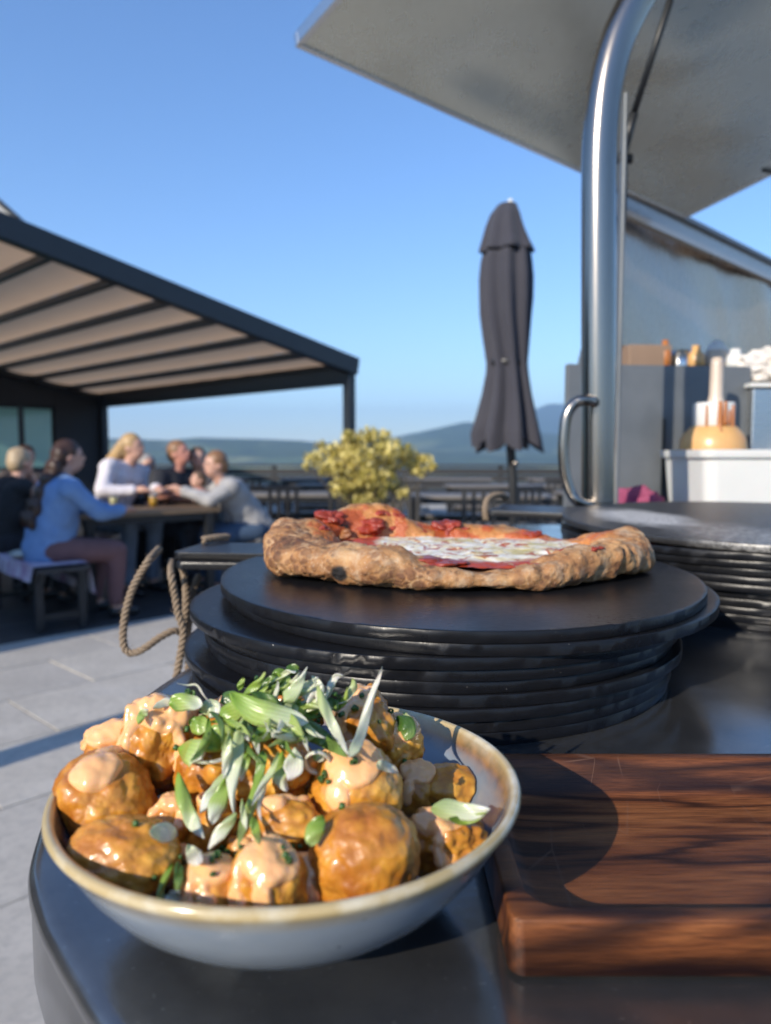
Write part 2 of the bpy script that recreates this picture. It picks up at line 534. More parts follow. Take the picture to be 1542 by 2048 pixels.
M = {}
M['steel'] = m_steel('brushed stainless steel')
M['steel_wall'] = m_steel('scuffed stainless sheet', (.52, .40, .30), .26, (14, 1, 1), (0, R(35), 0), .2, .72)
M['fascia'] = m_steel('warm steel fascia', (.50, .44, .38), .30, (1, 1, 30), (0, 0, 0), .2, .4)
M['hatch'] = m_steel('grey hatch sheet', (.66, .66, .57), .28, (2, 1, 1), (0, 0, R(40)), .08, .75, .02)
M['polished'] = m_steel('polished stainless tube', (.33, .295, .26), .20, (30, 30, 1), (0, 0, 0), .06)
M['galv'] = simple('dull galvanised panel', (.17, .185, .20), (.13, .145, .16), 9, .5, .3, .0004, 60)
M['counter'] = m_counter()
M['board'] = m_board()
M['flour'] = m_board_flour()
M['tray'] = m_traywood()
M['glaze'] = m_glaze()
M['batter'] = m_batter()
M['sauce'] = m_sauce()
M['lk_green'] = m_leek('spring onion green', (.15, .27, .03), (.30, .43, .07), (.46, .56, .18))
M['lk_dark'] = m_leek('spring onion dark leaf', (.045, .11, .02), (.10, .19, .035), (.22, .32, .08))
M['lk_mix'] = m_leek('spring onion green to white', (.26, .42, .04), (.46, .58, .17), (.80, .82, .70))
M['lk_pale'] = m_leek('spring onion pale stem', (.40, .50, .17), (.62, .68, .40), (.80, .82, .70))
M['lk_white'] = m_leek('spring onion white bulb', (.62, .68, .44), (.74, .74, .58), (.80, .76, .66))
M['chive'] = simple('chopped chive', (.022, .065, .012), (.055, .13, .02), 90, .4)
M['crust'] = m_crust()
M['cheese'] = m_cheese()
M['tomato'] = simple('roasted tomato', (.34, .040, .018), (.20, .028, .012), 90, .42, 0, .0016, 160, Coat_Weight=.15)
M['meat'] = simple('browned topping', (.20, .07, .03), (.34, .15, .06), 60, .4, 0, .0012, 150)
M['burnt'] = simple('burnt basil leaf', (.03, .022, .02), (.06, .05, .03), 60, .5, 0, .001)
M['rope'] = m_rope()
M['paver'] = m_paver()
M['joint'] = simple('paving joint sand', (.16, .15, .14), (.11, .105, .10), 12, .95)
M['umb'] = m_umbrella()
M['frame'] = simple('blue black powder coat', (.016, .022, .030), (.012, .017, .024), 8, .4)
M['blackmetal'] = simple('black steel', (.015, .017, .02), (.01, .011, .013), 10, .45)
M['blackplastic'] = simple('black plastic', (.02, .02, .022), (.015, .015, .016), 10, .4)
ta = NT('beige roof fabric'); ca = ta.mix(ta.noise(2, 4), (.84, .56, .34), (.76, .50, .31)); ta.done(ca, .85, 0, ta.bump(ta.noise(300, 3), .002))
tra = ta.new('ShaderNodeBsdfTranslucent'); ta.L(ca, tra.inputs[0]); mxa = ta.new('ShaderNodeMixShader'); mxa.inputs[0].default_value = .42
ta.L(ta.b.outputs[0], mxa.inputs[1]); ta.L(tra.outputs[0], mxa.inputs[2]); ta.L(mxa.outputs[0], ta.out.inputs[0]); M['awning'] = ta.m
M['wallblack'] = simple('dark cladding', (.018, .021, .028), (.013, .016, .022), 3, .6)
M['wood'] = simple('weathered table board', (.30, .20, .115), (.20, .135, .08), 9, .6, 0, .0008, 90, vary=.5)
M['darkwood'] = simple('dark stained timber', (.040, .038, .038), (.024, .024, .026), 10, .6, 0, .0008, 90, vary=.4)
M['greywall'] = simple('pale grey render', (.42, .43, .44), (.36, .37, .38), 2, .85)
M['shade_deck'] = simple('charcoal deck board', (.050, .050, .052), (.032, .032, .036), 7, .6, 0, .0008, 60, vary=.4)
M['greytop'] = simple('pale grey table board', (.22, .195, .17), (.15, .135, .12), 9, .6, 0, .0008, 90, vary=.5)
M['skin'] = simple('light skin', (.56, .33, .24), (.50, .27, .20), 12, .5, Subsurface_Weight=.1, Subsurface_Scale=.02)
M['skin_red'] = simple('sunburnt skin', (.54, .26, .19), (.46, .20, .15), 12, .5, Subsurface_Weight=.1, Subsurface_Scale=.02)
M['tub'] = simple('white food tub plastic', (.72, .72, .70), (.66, .66, .64), 6, .38, Subsurface_Weight=.1, Subsurface_Scale=.01)
M['bottle'] = simple('peach sauce in soft bottle', (.70, .42, .18), (.62, .35, .13), 18, .3, Subsurface_Weight=.2, Subsurface_Scale=.01)
M['nozzle'] = simple('milky nozzle plastic', (.62, .52, .42), (.52, .42, .34), 20, .3)
M['drip'] = simple('dried sauce drips', (.45, .17, .05), (.36, .12, .03), 40, .4)
M['magenta'] = simple('magenta cloth', (.25, .035, .09), (.36, .09, .16), 14, .8, 0, .002, 60)
M['brownbox'] = simple('brown cardboard', (.30, .20, .14), (.24, .16, .11), 8, .8)
M['paper'] = simple('crumpled white paper', (.74, .70, .66), (.60, .55, .50), 14, .6)
M['hills'] = m_hills()
def fabric(name, c, d=None): return simple(name, c, d, 9, .85, 0, .0015, 45)

# ================================================================== SETTING
ZC = 1.025                       # top of the counter
D1 = np.array([-.728, .686, 0.]) # along the rafters, away to the left
D2 = np.array([.686, .728, 0.])  # down the slope of the pergola, away to the right

# ---- valley, hills (one terrain sheet far below the terrace, rising into ridges)
def hills():
    az = np.radians(np.linspace(-62, 62, 340))
    d = np.concatenate([np.linspace(25, 400, 8), np.geomspace(480, 12800, 150)])
    A, Dd = np.meshgrid(az, d)
    X, Y = Dd * np.sin(A), Dd * np.cos(A)
    px = CX + FPX * np.tan(A)
    P = np.stack([X, Y, 0 * X], -1)
    n = fbm(P / 900, 3, 5); n2 = fbm(P / 350, 9, 4)
    Z = np.full_like(X, -46.0) + 7 * n
    def ridge(pxs, tops, dist, width):
        nonlocal Z
        top = np.interp(px, pxs, tops)                       # height over the eye line in photo pixels
        h = (911 - top) / FPX * dist
        prof = np.exp(-((Dd * np.cos(A) - dist) / width) ** 2)
        H = (h + 46 + EYE) * prof * (1 + .05 * n2) - 46
        Z = np.maximum(Z, H + 4 * n)
    ridge([-900, 0, 340, 400, 600, 700, 1000, 2400], [868, 872, 882, 877, 882, 893, 905, 905], 3600, 800)
    ridge([-900, 500, 600, 700, 800, 860, 930, 1010, 1100, 1300, 2400], [905, 900, 889, 884, 874, 860, 846, 852, 868, 862, 850], 5200, 1200)
    ridge([-900, 700, 950, 1040, 1090, 1120, 1180, 1260, 2400], [905, 905, 880, 832, 814, 812, 820, 836, 800], 9500, 1800)
    G = np.stack([X, Y, Z], -1)
    m = MB().grid(G)
    struct('hills', m, M['hills'], True)
    v = MB(); a2 = np.radians(np.linspace(0, 360, 49))
    v.add([(0, 0, -47.5)] + [(13000 * math.cos(t), 13000 * math.sin(t), -47.5) for t in a2[:-1]], [(0, i + 1, (i + 1) % 48 + 1) for i in range(48)])
    struct('valley_ground', v, M['hills'])
hills()

# ---- terrace: bed, then paving slabs laid along D1 / D2
tb = MB().prism([(-14, -9), (12, -9), (12, 19.6), (-14, 19.6)], -2.0, -.052)
struct('terrace_bed', tb, M['joint'])
terr = bpy.data.objects.new('terrace_paving', None); COL.objects.link(terr)
terr['kind'] = 'structure'; ORG[terr.name] = (0, 0, 0)
SL, SW = .90, .60
slab_me = MB().box((0, 0, -.025), (SL - .009, SW - .009, .05), 0, .0012).mesh('paving_slab', (0, 0, 0), False)
slab_me.materials.append(M['paver'])
far_slabs = MB()
ang2 = math.atan2(D2[1], D2[0])
cands = []
SHADE_DECK0 = np.array([-2.39, 4.58])
for i in range(-22, 30):
    for j in range(-30, 30):
        off = .45 if j % 2 else 0
        c = D2 * (i * SL + off) + D1 * (j * SW)
        if not (-9 < c[0] < 9 and -3 < c[1] < 19.2): continue
        rel = c[:2] - SHADE_DECK0
        if rel @ D1[:2] > -.01 and -7.2 < rel @ D2[:2] < 6.9: continue      # the dining deck lies here, dark where the shade falls
        cands.append((c[0], c[1]))
def vis_score(c):
    x, y = c
    if y < .9: return 99 + abs(x)
    px = CX + FPX * x / y
    if px < -150 or px > 1250: return 90 + y
    return y + (3.5 if px > 560 else 0)
cands.sort(key=vis_score)
for k, (x, y) in enumerate(cands):
    tz = rng.uniform(-.0015, .0015)
    if k < 260:
        o = bpy.data.objects.new('paving_slab', slab_me); COL.objects.link(o); o.parent = terr
        o.location = (x, y, tz); o.rotation_euler = (rng.normal(0, .0006), rng.normal(0, .0006), ang2)
    else:
        far_slabs.box((x, y, -.025 + tz), (SL - .006, SW - .006, .05), ang2)
fo = part('paving_slab_field', far_slabs, M['paver'], terr, smooth=False); fo['kind'] = 'stuff'
dk = bpy.data.objects.new('dining_shade_deck', None); COL.objects.link(dk); dk['kind'] = 'structure'; ORG[dk.name] = (0, 0, 0)  # dark planks added to deepen the shade under the tables, edge on the shade boundary
plank_me = MB().box((0, 0, -.015), (14.0, .134, .03), 0, .003).mesh('shade_deck_plank', (0, 0, 0), False); plank_me.materials.append(M['shade_deck'])
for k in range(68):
    c = SHADE_DECK0 + D1[:2] * (.30 + .14 * k) + D2[:2] * (-.1)
    o = bpy.data.objects.new('shade_deck_plank', plank_me); COL.objects.link(o); o.parent = dk
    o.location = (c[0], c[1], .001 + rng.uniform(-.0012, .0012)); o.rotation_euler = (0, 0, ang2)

# ---- unseen restaurant wing left of the camera; height and end shaped to shade the diners
def wing():
    C = np.array([-3.77, 2.80, 0.])
    H = 2.30
    b = thing('unseen_shade_wing', 'unseen low dark clad restaurant wing left of the counter, shaped to shade the diners', 'building', (C[0], C[1], 0))
    back = C - D2 * 3.2
    far = C + D1 * 9.5
    pts = [C, far, far - D2 * 3.2, back]
    part('wall', MB().prism([p[:2] for p in pts], 0, H), M['wallblack'], b, smooth=False)
    rp = [C - D1 * .1 + D2 * .05, far + D2 * .05, far - D2 * 3.3, back - D1 * .1 - D2 * .1]
    part('roof', MB().prism([p[:2] for p in rp], H + .002, H + .07), M['frame'], b, smooth=False)
    for k in range(4):
        c = C + D1 * (1.3 + 2.2 * k) + D2 * .03
        f = part('window', MB().box((c[0], c[1], 1.2), (2.0, .05, 2.1), math.atan2(D1[1], D1[0])), M['frame'], b, smooth=False)
        c2 = c + D2 * .03
        part('pane', MB().box((c2[0], c2[1], 1.2), (1.86, .02, 1.96), math.atan2(D1[1], D1[0])), m_pane, f, smooth=False)
tp = NT('teal tinted glass'); m_pane = tp.done(tp.mix(tp.noise(1.2, 3), (.22, .50, .46), (.34, .62, .57)), .08, .0, Specular_IOR_Level=.9)
wing()
single('shadow_post', MB().box((-2.91, 1.2, 1.3), (.16, .16, 2.6), ang2, .008).box((-2.91, 1.2, .01), (.32, .32, .02), ang2),
       M['frame'], 'unseen dark square steel post added to cast a shadow band over the paving', 'post', (-2.91, 1.2, 0), smooth=False)  # out of view, added for the shadow band it throws across the paving

# ---- pergola with retractable beige roof
def pergola():
    P0 = on_y(703, 735, 10.7); H0 = P0[2]
    P0 = np.array([P0[0], P0[1], 0.])
    SLOPE = .194; LEN = 7.6; DEP = 7.6
    def pt(s, t, z=0): 
        q = P0 + D1 * s - D2 * t; return np.array([q[0], q[1], H0 + SLOPE * t + z])
    pg = thing('pergola', 'large dark pergola with sloping beige fabric roof over the dining tables', 'pergola', (P0[0], P0[1], 0))
    def beam(a, b, w, h, name, mat='frame'):
        a, b = Vector(a), Vector(b); d = b - a
        Mx = d.to_track_quat('X', 'Z').to_matrix().to_4x4()
        return part(name, MB().box((a + b) / 2, (d.length, w, h), 0, .006, Mx), M[mat], pg, smooth=False)
    beam(pt(0, -.08, .03), pt(0, DEP, .03), .14, .24, 'edge_beam')
    beam(pt(LEN, -.08, .03), pt(LEN, DEP, .03), .14, .24, 'edge_beam')
    beam(pt(.08, 0, -.10), pt(LEN - .08, 0, -.10), .16, .26, 'front_beam')
    beam(pt(.08, .10, .035), pt(LEN - .08, .10, .035), .03, .10, 'gutter')
    for s in (0.03,):
        q = pt(s, .02); part('post', MB().box((q[0], q[1], (H0 - .09) / 2), (.13, .13, H0 - .09), ang2, .006), M['frame'], pg, smooth=False)
    q = pt(LEN - .05, .02); part('post', MB().box((q[0], q[1], (H0 - .09) / 2), (.13, .13, H0 - .09), ang2, .006), M['frame'], pg, smooth=False)
    for s in (0.1, LEN - .1):
        q = pt(s, DEP - .1); hh = q[2] - .1; part('post', MB().box((q[0], q[1], hh / 2), (.13, .13, hh), ang2, .006), M['frame'], pg, smooth=False)
    # rafters where the photograph shows them meeting the edge beam
    ts = []
    for px_, py_ in ((105, 505), (235, 556), (345, 600), (440, 638), (532, 674), (618, 703)):
        best = min(np.linspace(.2, 7, 1400), key=lambda t: abs(proj_x(pt(0.07, t)) - px_)); ts.append(best)
    ts = sorted(ts); dt = ts[1] - ts[0]
    t = ts[-1]
    while t + .95 < DEP: t += .95; ts.append(t)
    ts = [0.06] + ts + [DEP - .05]
    for t in ts[1:-1]:
        beam(pt(.075, t, -.02), pt(LEN - .075, t, -.02), .075, .09, 'rafter')
    for t0, t1 in zip(ts[:-1], ts[1:]):
        U = np.linspace(.08, LEN - .08, 24); V = np.linspace(0, 1, 9)
        G = np.zeros((len(V), len(U), 3))
        for i, v in enumerate(V):
            for j, u in enumerate(U):
                sag = -.045 * 4 * v * (1 - v)
                G[i, j] = pt(u, t0 + (t1 - t0) * v, .05 + sag + .004 * math.sin(u * 9 + t0))
        mb = MB().grid(G)
        part('roof_fabric', mb, M['awning'], pg)
    # end wall of the dining room under the far end of the pergola
    W = pt(LEN + .12, 0)
    hh = H0 - .12
    bl = thing('dining_room', 'dark clad dining room wall with tall teal windows at the far end of the pergola', 'building', (W[0], W[1], 0))
    def wbox(t0, t1, z0, z1, dep, name, mat, par, off=0.0, lab=None):
        c = (pt(LEN + .12 + off, t0) + pt(LEN + .12 + off, t1)) / 2
        return part(name, MB().box((c[0], c[1], (z0 + z1) / 2), (abs(t1 - t0), dep, z1 - z0), ang2, .004), M[mat] if isinstance(mat, str) else mat, par, lab, smooth=False)
    wbox(-.06, 1.02, 0, hh + .26, .20, 'wall_pier', 'wallblack', bl)
    wbox(1.022, 7.4, hh - .14, hh + .5, .20, 'lintel', 'wallblack', bl)
    for k, (a, b) in enumerate(((1.03, 1.66), (1.68, 2.36), (2.38, 3.4), (3.42, 4.4))):
        fr = wbox(a, b, 0.002, hh - .145, .10, 'window', 'frame', bl, .02)
        wbox(a + .05, b - .05, .12, hh - .2, .02, 'pane', m_pane, fr, -.045)
        wbox(a + .05, b - .05, .96, 1.0, .03, 'glazing_bar', 'frame', fr, -.06)
    return pt
def proj_x(P):
    X, Y, Z = P[0], P[1], P[2] - EYE
    return CX + FPX * X / (Y * math.cos(PITCH) - Z * math.sin(PITCH))
PPT = pergola()
# gable of the main house, standing behind the dining room; only its corner shows over the pergola
g0 = on_y(-150, 275, 17.0); g1 = on_y(38, 440, 17.0)
gb = thing('house_gable', 'pale grey sloping roof corner showing above the pergola at the top left', 'roof', (g1[0], g1[1], 0))
gz = g1[2] - .25
def slab4(p, q, zlo, dy, name, mat):
    return part(name, MB().add([(p[0], p[1], p[2]), (q[0], q[1], q[2]), (q[0], q[1], zlo), (p[0], p[1], zlo),
     (p[0], p[1] + dy, p[2]), (q[0], q[1] + dy, q[2]), (q[0], q[1] + dy, zlo), (p[0], p[1] + dy, zlo)],
    [(3, 2, 1, 0), (4, 5, 6, 7), (0, 1, 5, 4), (1, 2, 6, 5), (2, 3, 7, 6), (3, 0, 4, 7)]), mat, gb, smooth=False)
slab4(g0, g1, 0.0, .9, 'wall', M['greywall'])
part('verge_board', MB().tube([g0 + [0, -.04, .02], g1 + [0, -.04, .02]], .055, 8), M['frame'], gb, smooth=False)

# ---- parapet along the far edge of the terrace
def parapet():
    t = thing('terrace_railing', 'long dark timber railing along the far edge of the terrace', 'railing', (0, 18.6, 0))
    part('top_rail', MB().box((0, 18.6, .985), (22, .20, .05), 0, .01), M['darkwood'], t, smooth=False)
    for k in range(5):
        part('board', MB().box((0, 18.6 + .04 * (k % 2), .13 + .175 * k), (22, .03, .155), 0, .004), M['darkwood'], t, smooth=False)
    for k in range(12):
        part('post', MB().box((-10.4 + 1.9 * k, 18.68, .48), (.10, .09, .955), 0, .004), M['darkwood'], t, smooth=False)
parapet()

# ================================================================== FOREGROUND: counter
def counter():
    ct = thing('serving_counter', 'dark brushed steel serving counter with a rounded end holding bowl, tray and boards', 'counter', (.4, .9, 0))
    edge = [(-.02, .195), (-.075, .235), (-.105, .261), (-.126, .285), (-.144, .307), (-.16, .328), (-.18, .361), (-.194, .40), (-.208, .451), (-.2145, .505), (-.216, .55), (-.2145, .61), (-.208, .67), (-.199, .72)]
    e = spline(edge, 70).tolist()
    out = e + [(-.19, .80), (-.185, .95), (-.185, 1.35), (.30, 2.25), (1.9, 2.25), (1.9, .16), (.12, .16), (.05, .165)]
    # rolled lip: rings that shrink inward/outward
    P = np.array(out); n = len(P)
    T = np.roll(P, -1, 0) - np.roll(P, 1, 0); T /= np.linalg.norm(T, axis=1)[:, None]
    N = np.stack([-T[:, 1], T[:, 0]], 1)           # points outward for this winding? checked below
    cen = P.mean(0)
    if ((P + N * .01 - cen) ** 2).sum() < ((P - N * .01 - cen) ** 2).sum(): N = -N
    prof = [(-.012, 0), (-.006, -.0002), (-.002, -.0012), (.0008, -.0035), (.0018, -.0065), (.0018, -.010), (.0006, -.0125), (.0006, -.052), (-.003, -.055)]
    rings = [np.column_stack([P + N * o, np.full(n, ZC + z)]) for o, z in prof]
    mb = MB(); G = np.array(rings); mb.grid(G, True)
    mb.f.append(tuple(range(n))); mb.f.append(tuple((len(prof) - 1) * n + k for k in range(n))[::-1])
    part('top', mb, M['counter'], ct, edge=38)
    part('cabinet', MB().prism([(.12, .42), (.12, 1.3), (.45, 2.1), (1.8, 2.1), (1.8, .42)], .02, ZC - .056), M['galv'], ct, smooth=False)
    part('plinth', MB().prism([(.16, .46), (.16, 1.28), (.48, 2.06), (1.76, 2.06), (1.76, .46)], 0, .02), M['blackmetal'], ct, smooth=False)
counter()

# ---- black serving boards
WORDS = ['first', 'second', 'third', 'fourth', 'fifth', 'sixth', 'seventh', 'eighth', 'ninth', 'tenth', 'eleventh', 'twelfth', 'thirteenth', 'fourteenth', 'fifteenth', 'sixteenth']
def board_mesh(outline, th, seed):
    P = np.asarray(outline); n = len(P)
    T = np.roll(P, -1, 0) - np.roll(P, 1, 0); T /= np.linalg.norm(T, axis=1)[:, None]
    N = np.stack([T[:, 1], -T[:, 0]], 1)
    jit = fbm(np.column_stack([P * 30, np.zeros(n)]), seed, 3) * .0008
    c = .00035
    prof = [(-.004 - c, 0), (-c, 0), (0, c), (0, th - c), (-c * .6, th - c * .25), (-c, th), (-.004 - c, th)]
    G = []
    for k, (o, z) in enumerate(prof):
        ch = fbm(np.column_stack([P * 90, np.full(n, k * 2.3)]), seed + 3, 3) * .00022
        G.append(np.column_stack([P + N * (o + jit + (ch if 0 < k < 5 else 0))[:, None], np.full(n, z)]))
    mb = MB().grid(np.array(G), True)
    mb.f.append(tuple(range(n))[::-1]); mb.f.append(tuple((len(prof) - 1) * n + k for k in range(n)))
    return mb
def ell(a, b, n=200, p=2.0):
    t = np.linspace(0, 2 * np.pi, n, endpoint=False)
    c, s = np.cos(t), np.sin(t)
    return np.column_stack([a * np.sign(c) * np.abs(c) ** (2 / p), b * np.sign(s) * np.abs(s) ** (2 / p)])
def paddle(a, b, hang, hlen, hw, shift=0.0, n=240):
    """oval board whose handle leaves at angle hang; returns a ccw outline"""
    from math import cos, sin
    e = ell(a, b, n)
    hd = np.array([cos(hang), sin(hang)]); hp = np.array([-sin(hang), cos(hang)])
    along = e @ hd; side = e @ hp - shift
    keep = ~((np.abs(side) < hw / 2 + .018) & (along > 0))
    idx = np.where(keep)[0]
    # rotate so that the gap is at the end
    gaps = np.where(~keep)[0]
    if gaps[0] == 0 or gaps[-1] == n - 1:
        st = [g for g in gaps if keep[(g + 1) % n]][0] + 1
    else: st = gaps[-1] + 1
    seq = [e[(st + k) % n] for k in range(n) if keep[(st + k) % n]]
    p_end, p_start = seq[-1], seq[0]          # ccw: end of seq is the side reached before the handle
    def loc(al, sd): return hd * al + hp * (sd + shift)
    L0 = min(p_end @ hd, p_start @ hd)
    Lt = L0 + hlen
    hs = [( L0 + .022, -hw / 2 - .003), (L0 + .05, -hw / 2)]
    tip = []
    r = .012
    for k in range(7):
        a_ = -math.pi / 2 + k / 6 * math.pi / 2; tip.append((Lt - r + r * cos(a_), -hw / 2 + r + r * sin(a_)))
    for k in range(7):
        a_ = k / 6 * math.pi / 2; tip.append((Lt - r + r * cos(a_), hw / 2 - r + r * sin(a_)))
    hs2 = [(L0 + .05, hw / 2), (L0 + .022, hw / 2 + .003)]
    return np.array(seq + [loc(*q) for q in hs + tip + hs2])

TH = .0091
def stack():
    top = ZC + .085
    lay = []
    # x, y, shape, radius
    lay.append((.076, .815, 'pad', (.251, .295, R(172), .195, .115, .145)))
    lay.append((.086, .812, 'pad', (.252, .292, R(174), .175, .100, .13)))
    lay.append((.050, .763, 'disc', .2455))
    for x, r in ((.054, .2315), (.050, .2300), (.056, .2320)): lay.append((x, .752, 'disc', r))
    lay.append((.040, .756, 'disc', .2400))
    for x, r in ((.046, .2335), (.042, .2345)): lay.append((x, .753, 'disc', r))
    n = len(lay); pitch = .085 / n
    for k, (x, y, sh, p) in enumerate(lay):
        z = top - (k + 1) * pitch + .0001
        if sh == 'disc': out = ell(p, p * rng.uniform(.992, 1.0), 220)
        else: out = paddle(p[0], p[1], p[2], p[3], p[4], -p[5])
        if k == 0: lab = 'topmost black paddle board of the front stack, carrying the pizza'
        elif k == 1: lab = 'second black paddle board of the front stack, directly under the pizza board'
        elif k == n - 1: lab = 'lowest black round board of the front stack, lying on the counter'
        else: lab = f'{WORDS[k]} black round board down in the front stack under the pizza'
        o = single('serving_board', board_mesh(out, TH, 20 + k), M['board'], lab, 'board', (0, 0, 0), 'black boards stacked under the pizza', edge=50)
        o.location = (x, y, z)
        if sh == 'disc': o.rotation_euler = (0, 0, rng.uniform(-.5, .5))
stack()
def stack2():
    hgt = .105; n = 11; pitch = hgt / n
    for k in range(n):
        z = ZC + hgt - (k + 1) * pitch + .0001
        x, y = .605 + rng.uniform(-.006, .006), 1.135 + rng.uniform(-.004, .004)
        if k == 0: out = paddle(.325, .325, R(158), .15, .13, -.03)
        else: out = ell(.318 + rng.uniform(-.006, .004), .318 + rng.uniform(-.006, .004), 220)
        if k == 0: lab = 'topmost black board of the rear stack, dusted with white flour'
        elif k == n - 1: lab = 'lowest black board of the rear stack beside the white tub'
        else: lab = f'{WORDS[k]} black board down in the rear stack right of the pizza'
        o = single('serving_board', board_mesh(out, TH, 60 + k), M['flour'] if k == 0 else M['board'], lab, 'board', (0, 0, 0), 'black boards stacked at the back of the counter', edge=50)
        o.location = (x, y, z)
        if k: o.rotation_euler = (0, 0, rng.uniform(-.5, .5))
        else:
            o.rotation_euler = (R(1.3), 0, 0); o.location.z += .0075
stack2()

# ---- ropes
def rope_strands(path, r=.0052, turns_per_m=44, n=7):
    P = spline(path, max(30, int(len(path) * 26)))
    seg = np.linalg.norm(np.diff(P, axis=0), axis=1); s = np.concatenate([[0], np.cumsum(seg)])
    T = np.gradient(P, axis=0); T /= np.linalg.norm(T, axis=1)[:, None]
    up = Vector(T[0]).orthogonal().normalized(); U = []
    for t in T:
        tv = Vector(t); up = (up - tv * up.dot(tv)).normalized(); U.append(np.array(up))
    U = np.array(U); B = np.cross(T, U)
    m = int(s[-1] * turns_per_m * 9) + 8
    ss = np.linspace(0, s[-1], m)
    ip = lambda A: np.stack([np.interp(ss, s, A[:, k]) for k in range(3)], 1)
    Pp, Uu, Bb = ip(P), ip(U), ip(B)
    mb = MB()
    for k in range(3):
        a = 2 * math.pi * (ss * turns_per_m + k / 3)
        Q = Pp + (Uu * np.cos(a)[:, None] + Bb * np.sin(a)[:, None]) * r * .56
        mb.tube(Q.tolist(), r * .47, n)
    f = MB()
    for q in range(int(s[-1] * 320)):       # loose fibres
        i = rng.integers(0, m); p = Pp[i]; dr = rng.normal(size=3); dr /= np.linalg.norm(dr)
        p0 = p + dr * r * .9; p1 = p0 + dr * rng.uniform(.002, .005) + rng.normal(size=3) * .002
        mb.tube([p0, (p0 + p1) / 2 + rng.normal(size=3) * .0006, p1], .00018, 3)
    return mb
def RP(l, Y): return [on_y(x, y, Y + (d if d else 0)) for x, y, d in l]
def ropes():
    ht = ZC + .085
    p = RP([(318, 1098, .06), (300, 1118, 0), (283, 1143, 0), (264, 1180, 0), (251, 1225, 0), (246, 1270, 0), (250, 1297, 0), (264, 1306, 0), (290, 1296, 0), (318, 1276, .01), (345, 1262, .02), (362, 1262, .03), (369, 1240, .03), (372, 1205, .03), (370, 1160, .05), (362, 1125, .06)], .94)
    r1 = single('rope_loop', rope_strands(p), M['rope'], 'twisted jute rope loop hanging from the handle of the pizza board', 'rope', tuple(p[0]), group='rope loops on the boards')
    p = RP([(344, 1122, .05), (343, 1150, 0), (350, 1190, 0), (356, 1225, 0), (366, 1258, 0), (364, 1290, 0), (357, 1330, 0), (352, 1368, 0), (360, 1395, .02), (372, 1372, .05), (377, 1330, .06), (374, 1290, .06), (378, 1240, .05), (384, 1190, .06), (398, 1150, .08)], .93)
    single('rope_loop', rope_strands(p), M['rope'], 'longer doubled jute rope hanging straight down beside the counter edge', 'rope', tuple(p[0]), group='rope loops on the boards')
    a = on_z(406, 1080, ht + .0055); b = on_z(432, 1076, ht + .0065); c = on_z(456, 1074, ht + .0055)
    a2 = a + [-.006, -.004, -.012]; c2 = c + [.010, .006, -.012]
    single('rope_knot', rope_strands([a, b, c], .0058), M['rope'], 'short stub of jute rope lying on top of the pizza board handle', 'rope', tuple(a))
    q = [on_y(972, 1040, 1.30), on_y(970, 1020, 1.30), on_y(975, 1000, 1.31), on_y(988, 991, 1.33), on_y(1003, 990, 1.36), on_y(1012, 996, 1.38)]
    single('rope_loop', rope_strands(q, .0058), M['rope'], 'jute rope looped through the handle of the flour dusted board', 'rope', tuple(q[0]), group='rope loops on the boards')
ropes()

# ---- wooden tray
def tray():
    x0, x1, y0, y1 = .050, .470, .2815, .4475
    cx, cy = (x0 + x1) / 2, (y0 + y1) / 2
    def rr(hx, hy, r, n=14):
        pts = []
        for sx, sy, a0 in ((1, 1, 0), (-1, 1, 90), (-1, -1, 180), (1, -1, 270)):
            for k in range(n):
                a = R(a0 + 90 * k / (n - 1)); pts.append(((hx - r) * sx + r * math.cos(a), (hy - r) * sy + r * math.sin(a)))
        return pts
    hx, hy = (x1 - x0) / 2, (y1 - y0) / 2
    H = .0255
    spec = [(0.0035, .006, 0.0), (.0008, .007, .0015), (0, .0065, .002), (0, .0055, H - .0012), (.0003, .0055, H - .0003), (.0012, .005, H),
            (.0080, .017, H), (.0094, .019, H - .0012), (.0110, .021, H - .005), (.0140, .022, .0085), (.021, .022, .0058), (.034, .022, .0050)]
    # points resampled with straight runs so the grain bump has geometry to sit on
    rings = []
    for inset, r, z in spec:
        rings.append([(a + cx, b + cy, ZC + z) for a, b in rr(hx - inset, hy - inset, r)])
    G = np.array(rings)
    mb = MB().grid(G, True); n = G.shape[1]
    mb.f.append(tuple(range(n))[::-1]); mb.f.append(tuple((len(spec) - 1) * n + k for k in range(n)))
    single('wooden_tray', mb, M['tray'], 'dark acacia serving tray with raised rim at the front of the counter', 'tray', (cx, cy, ZC), edge=60)
tray()

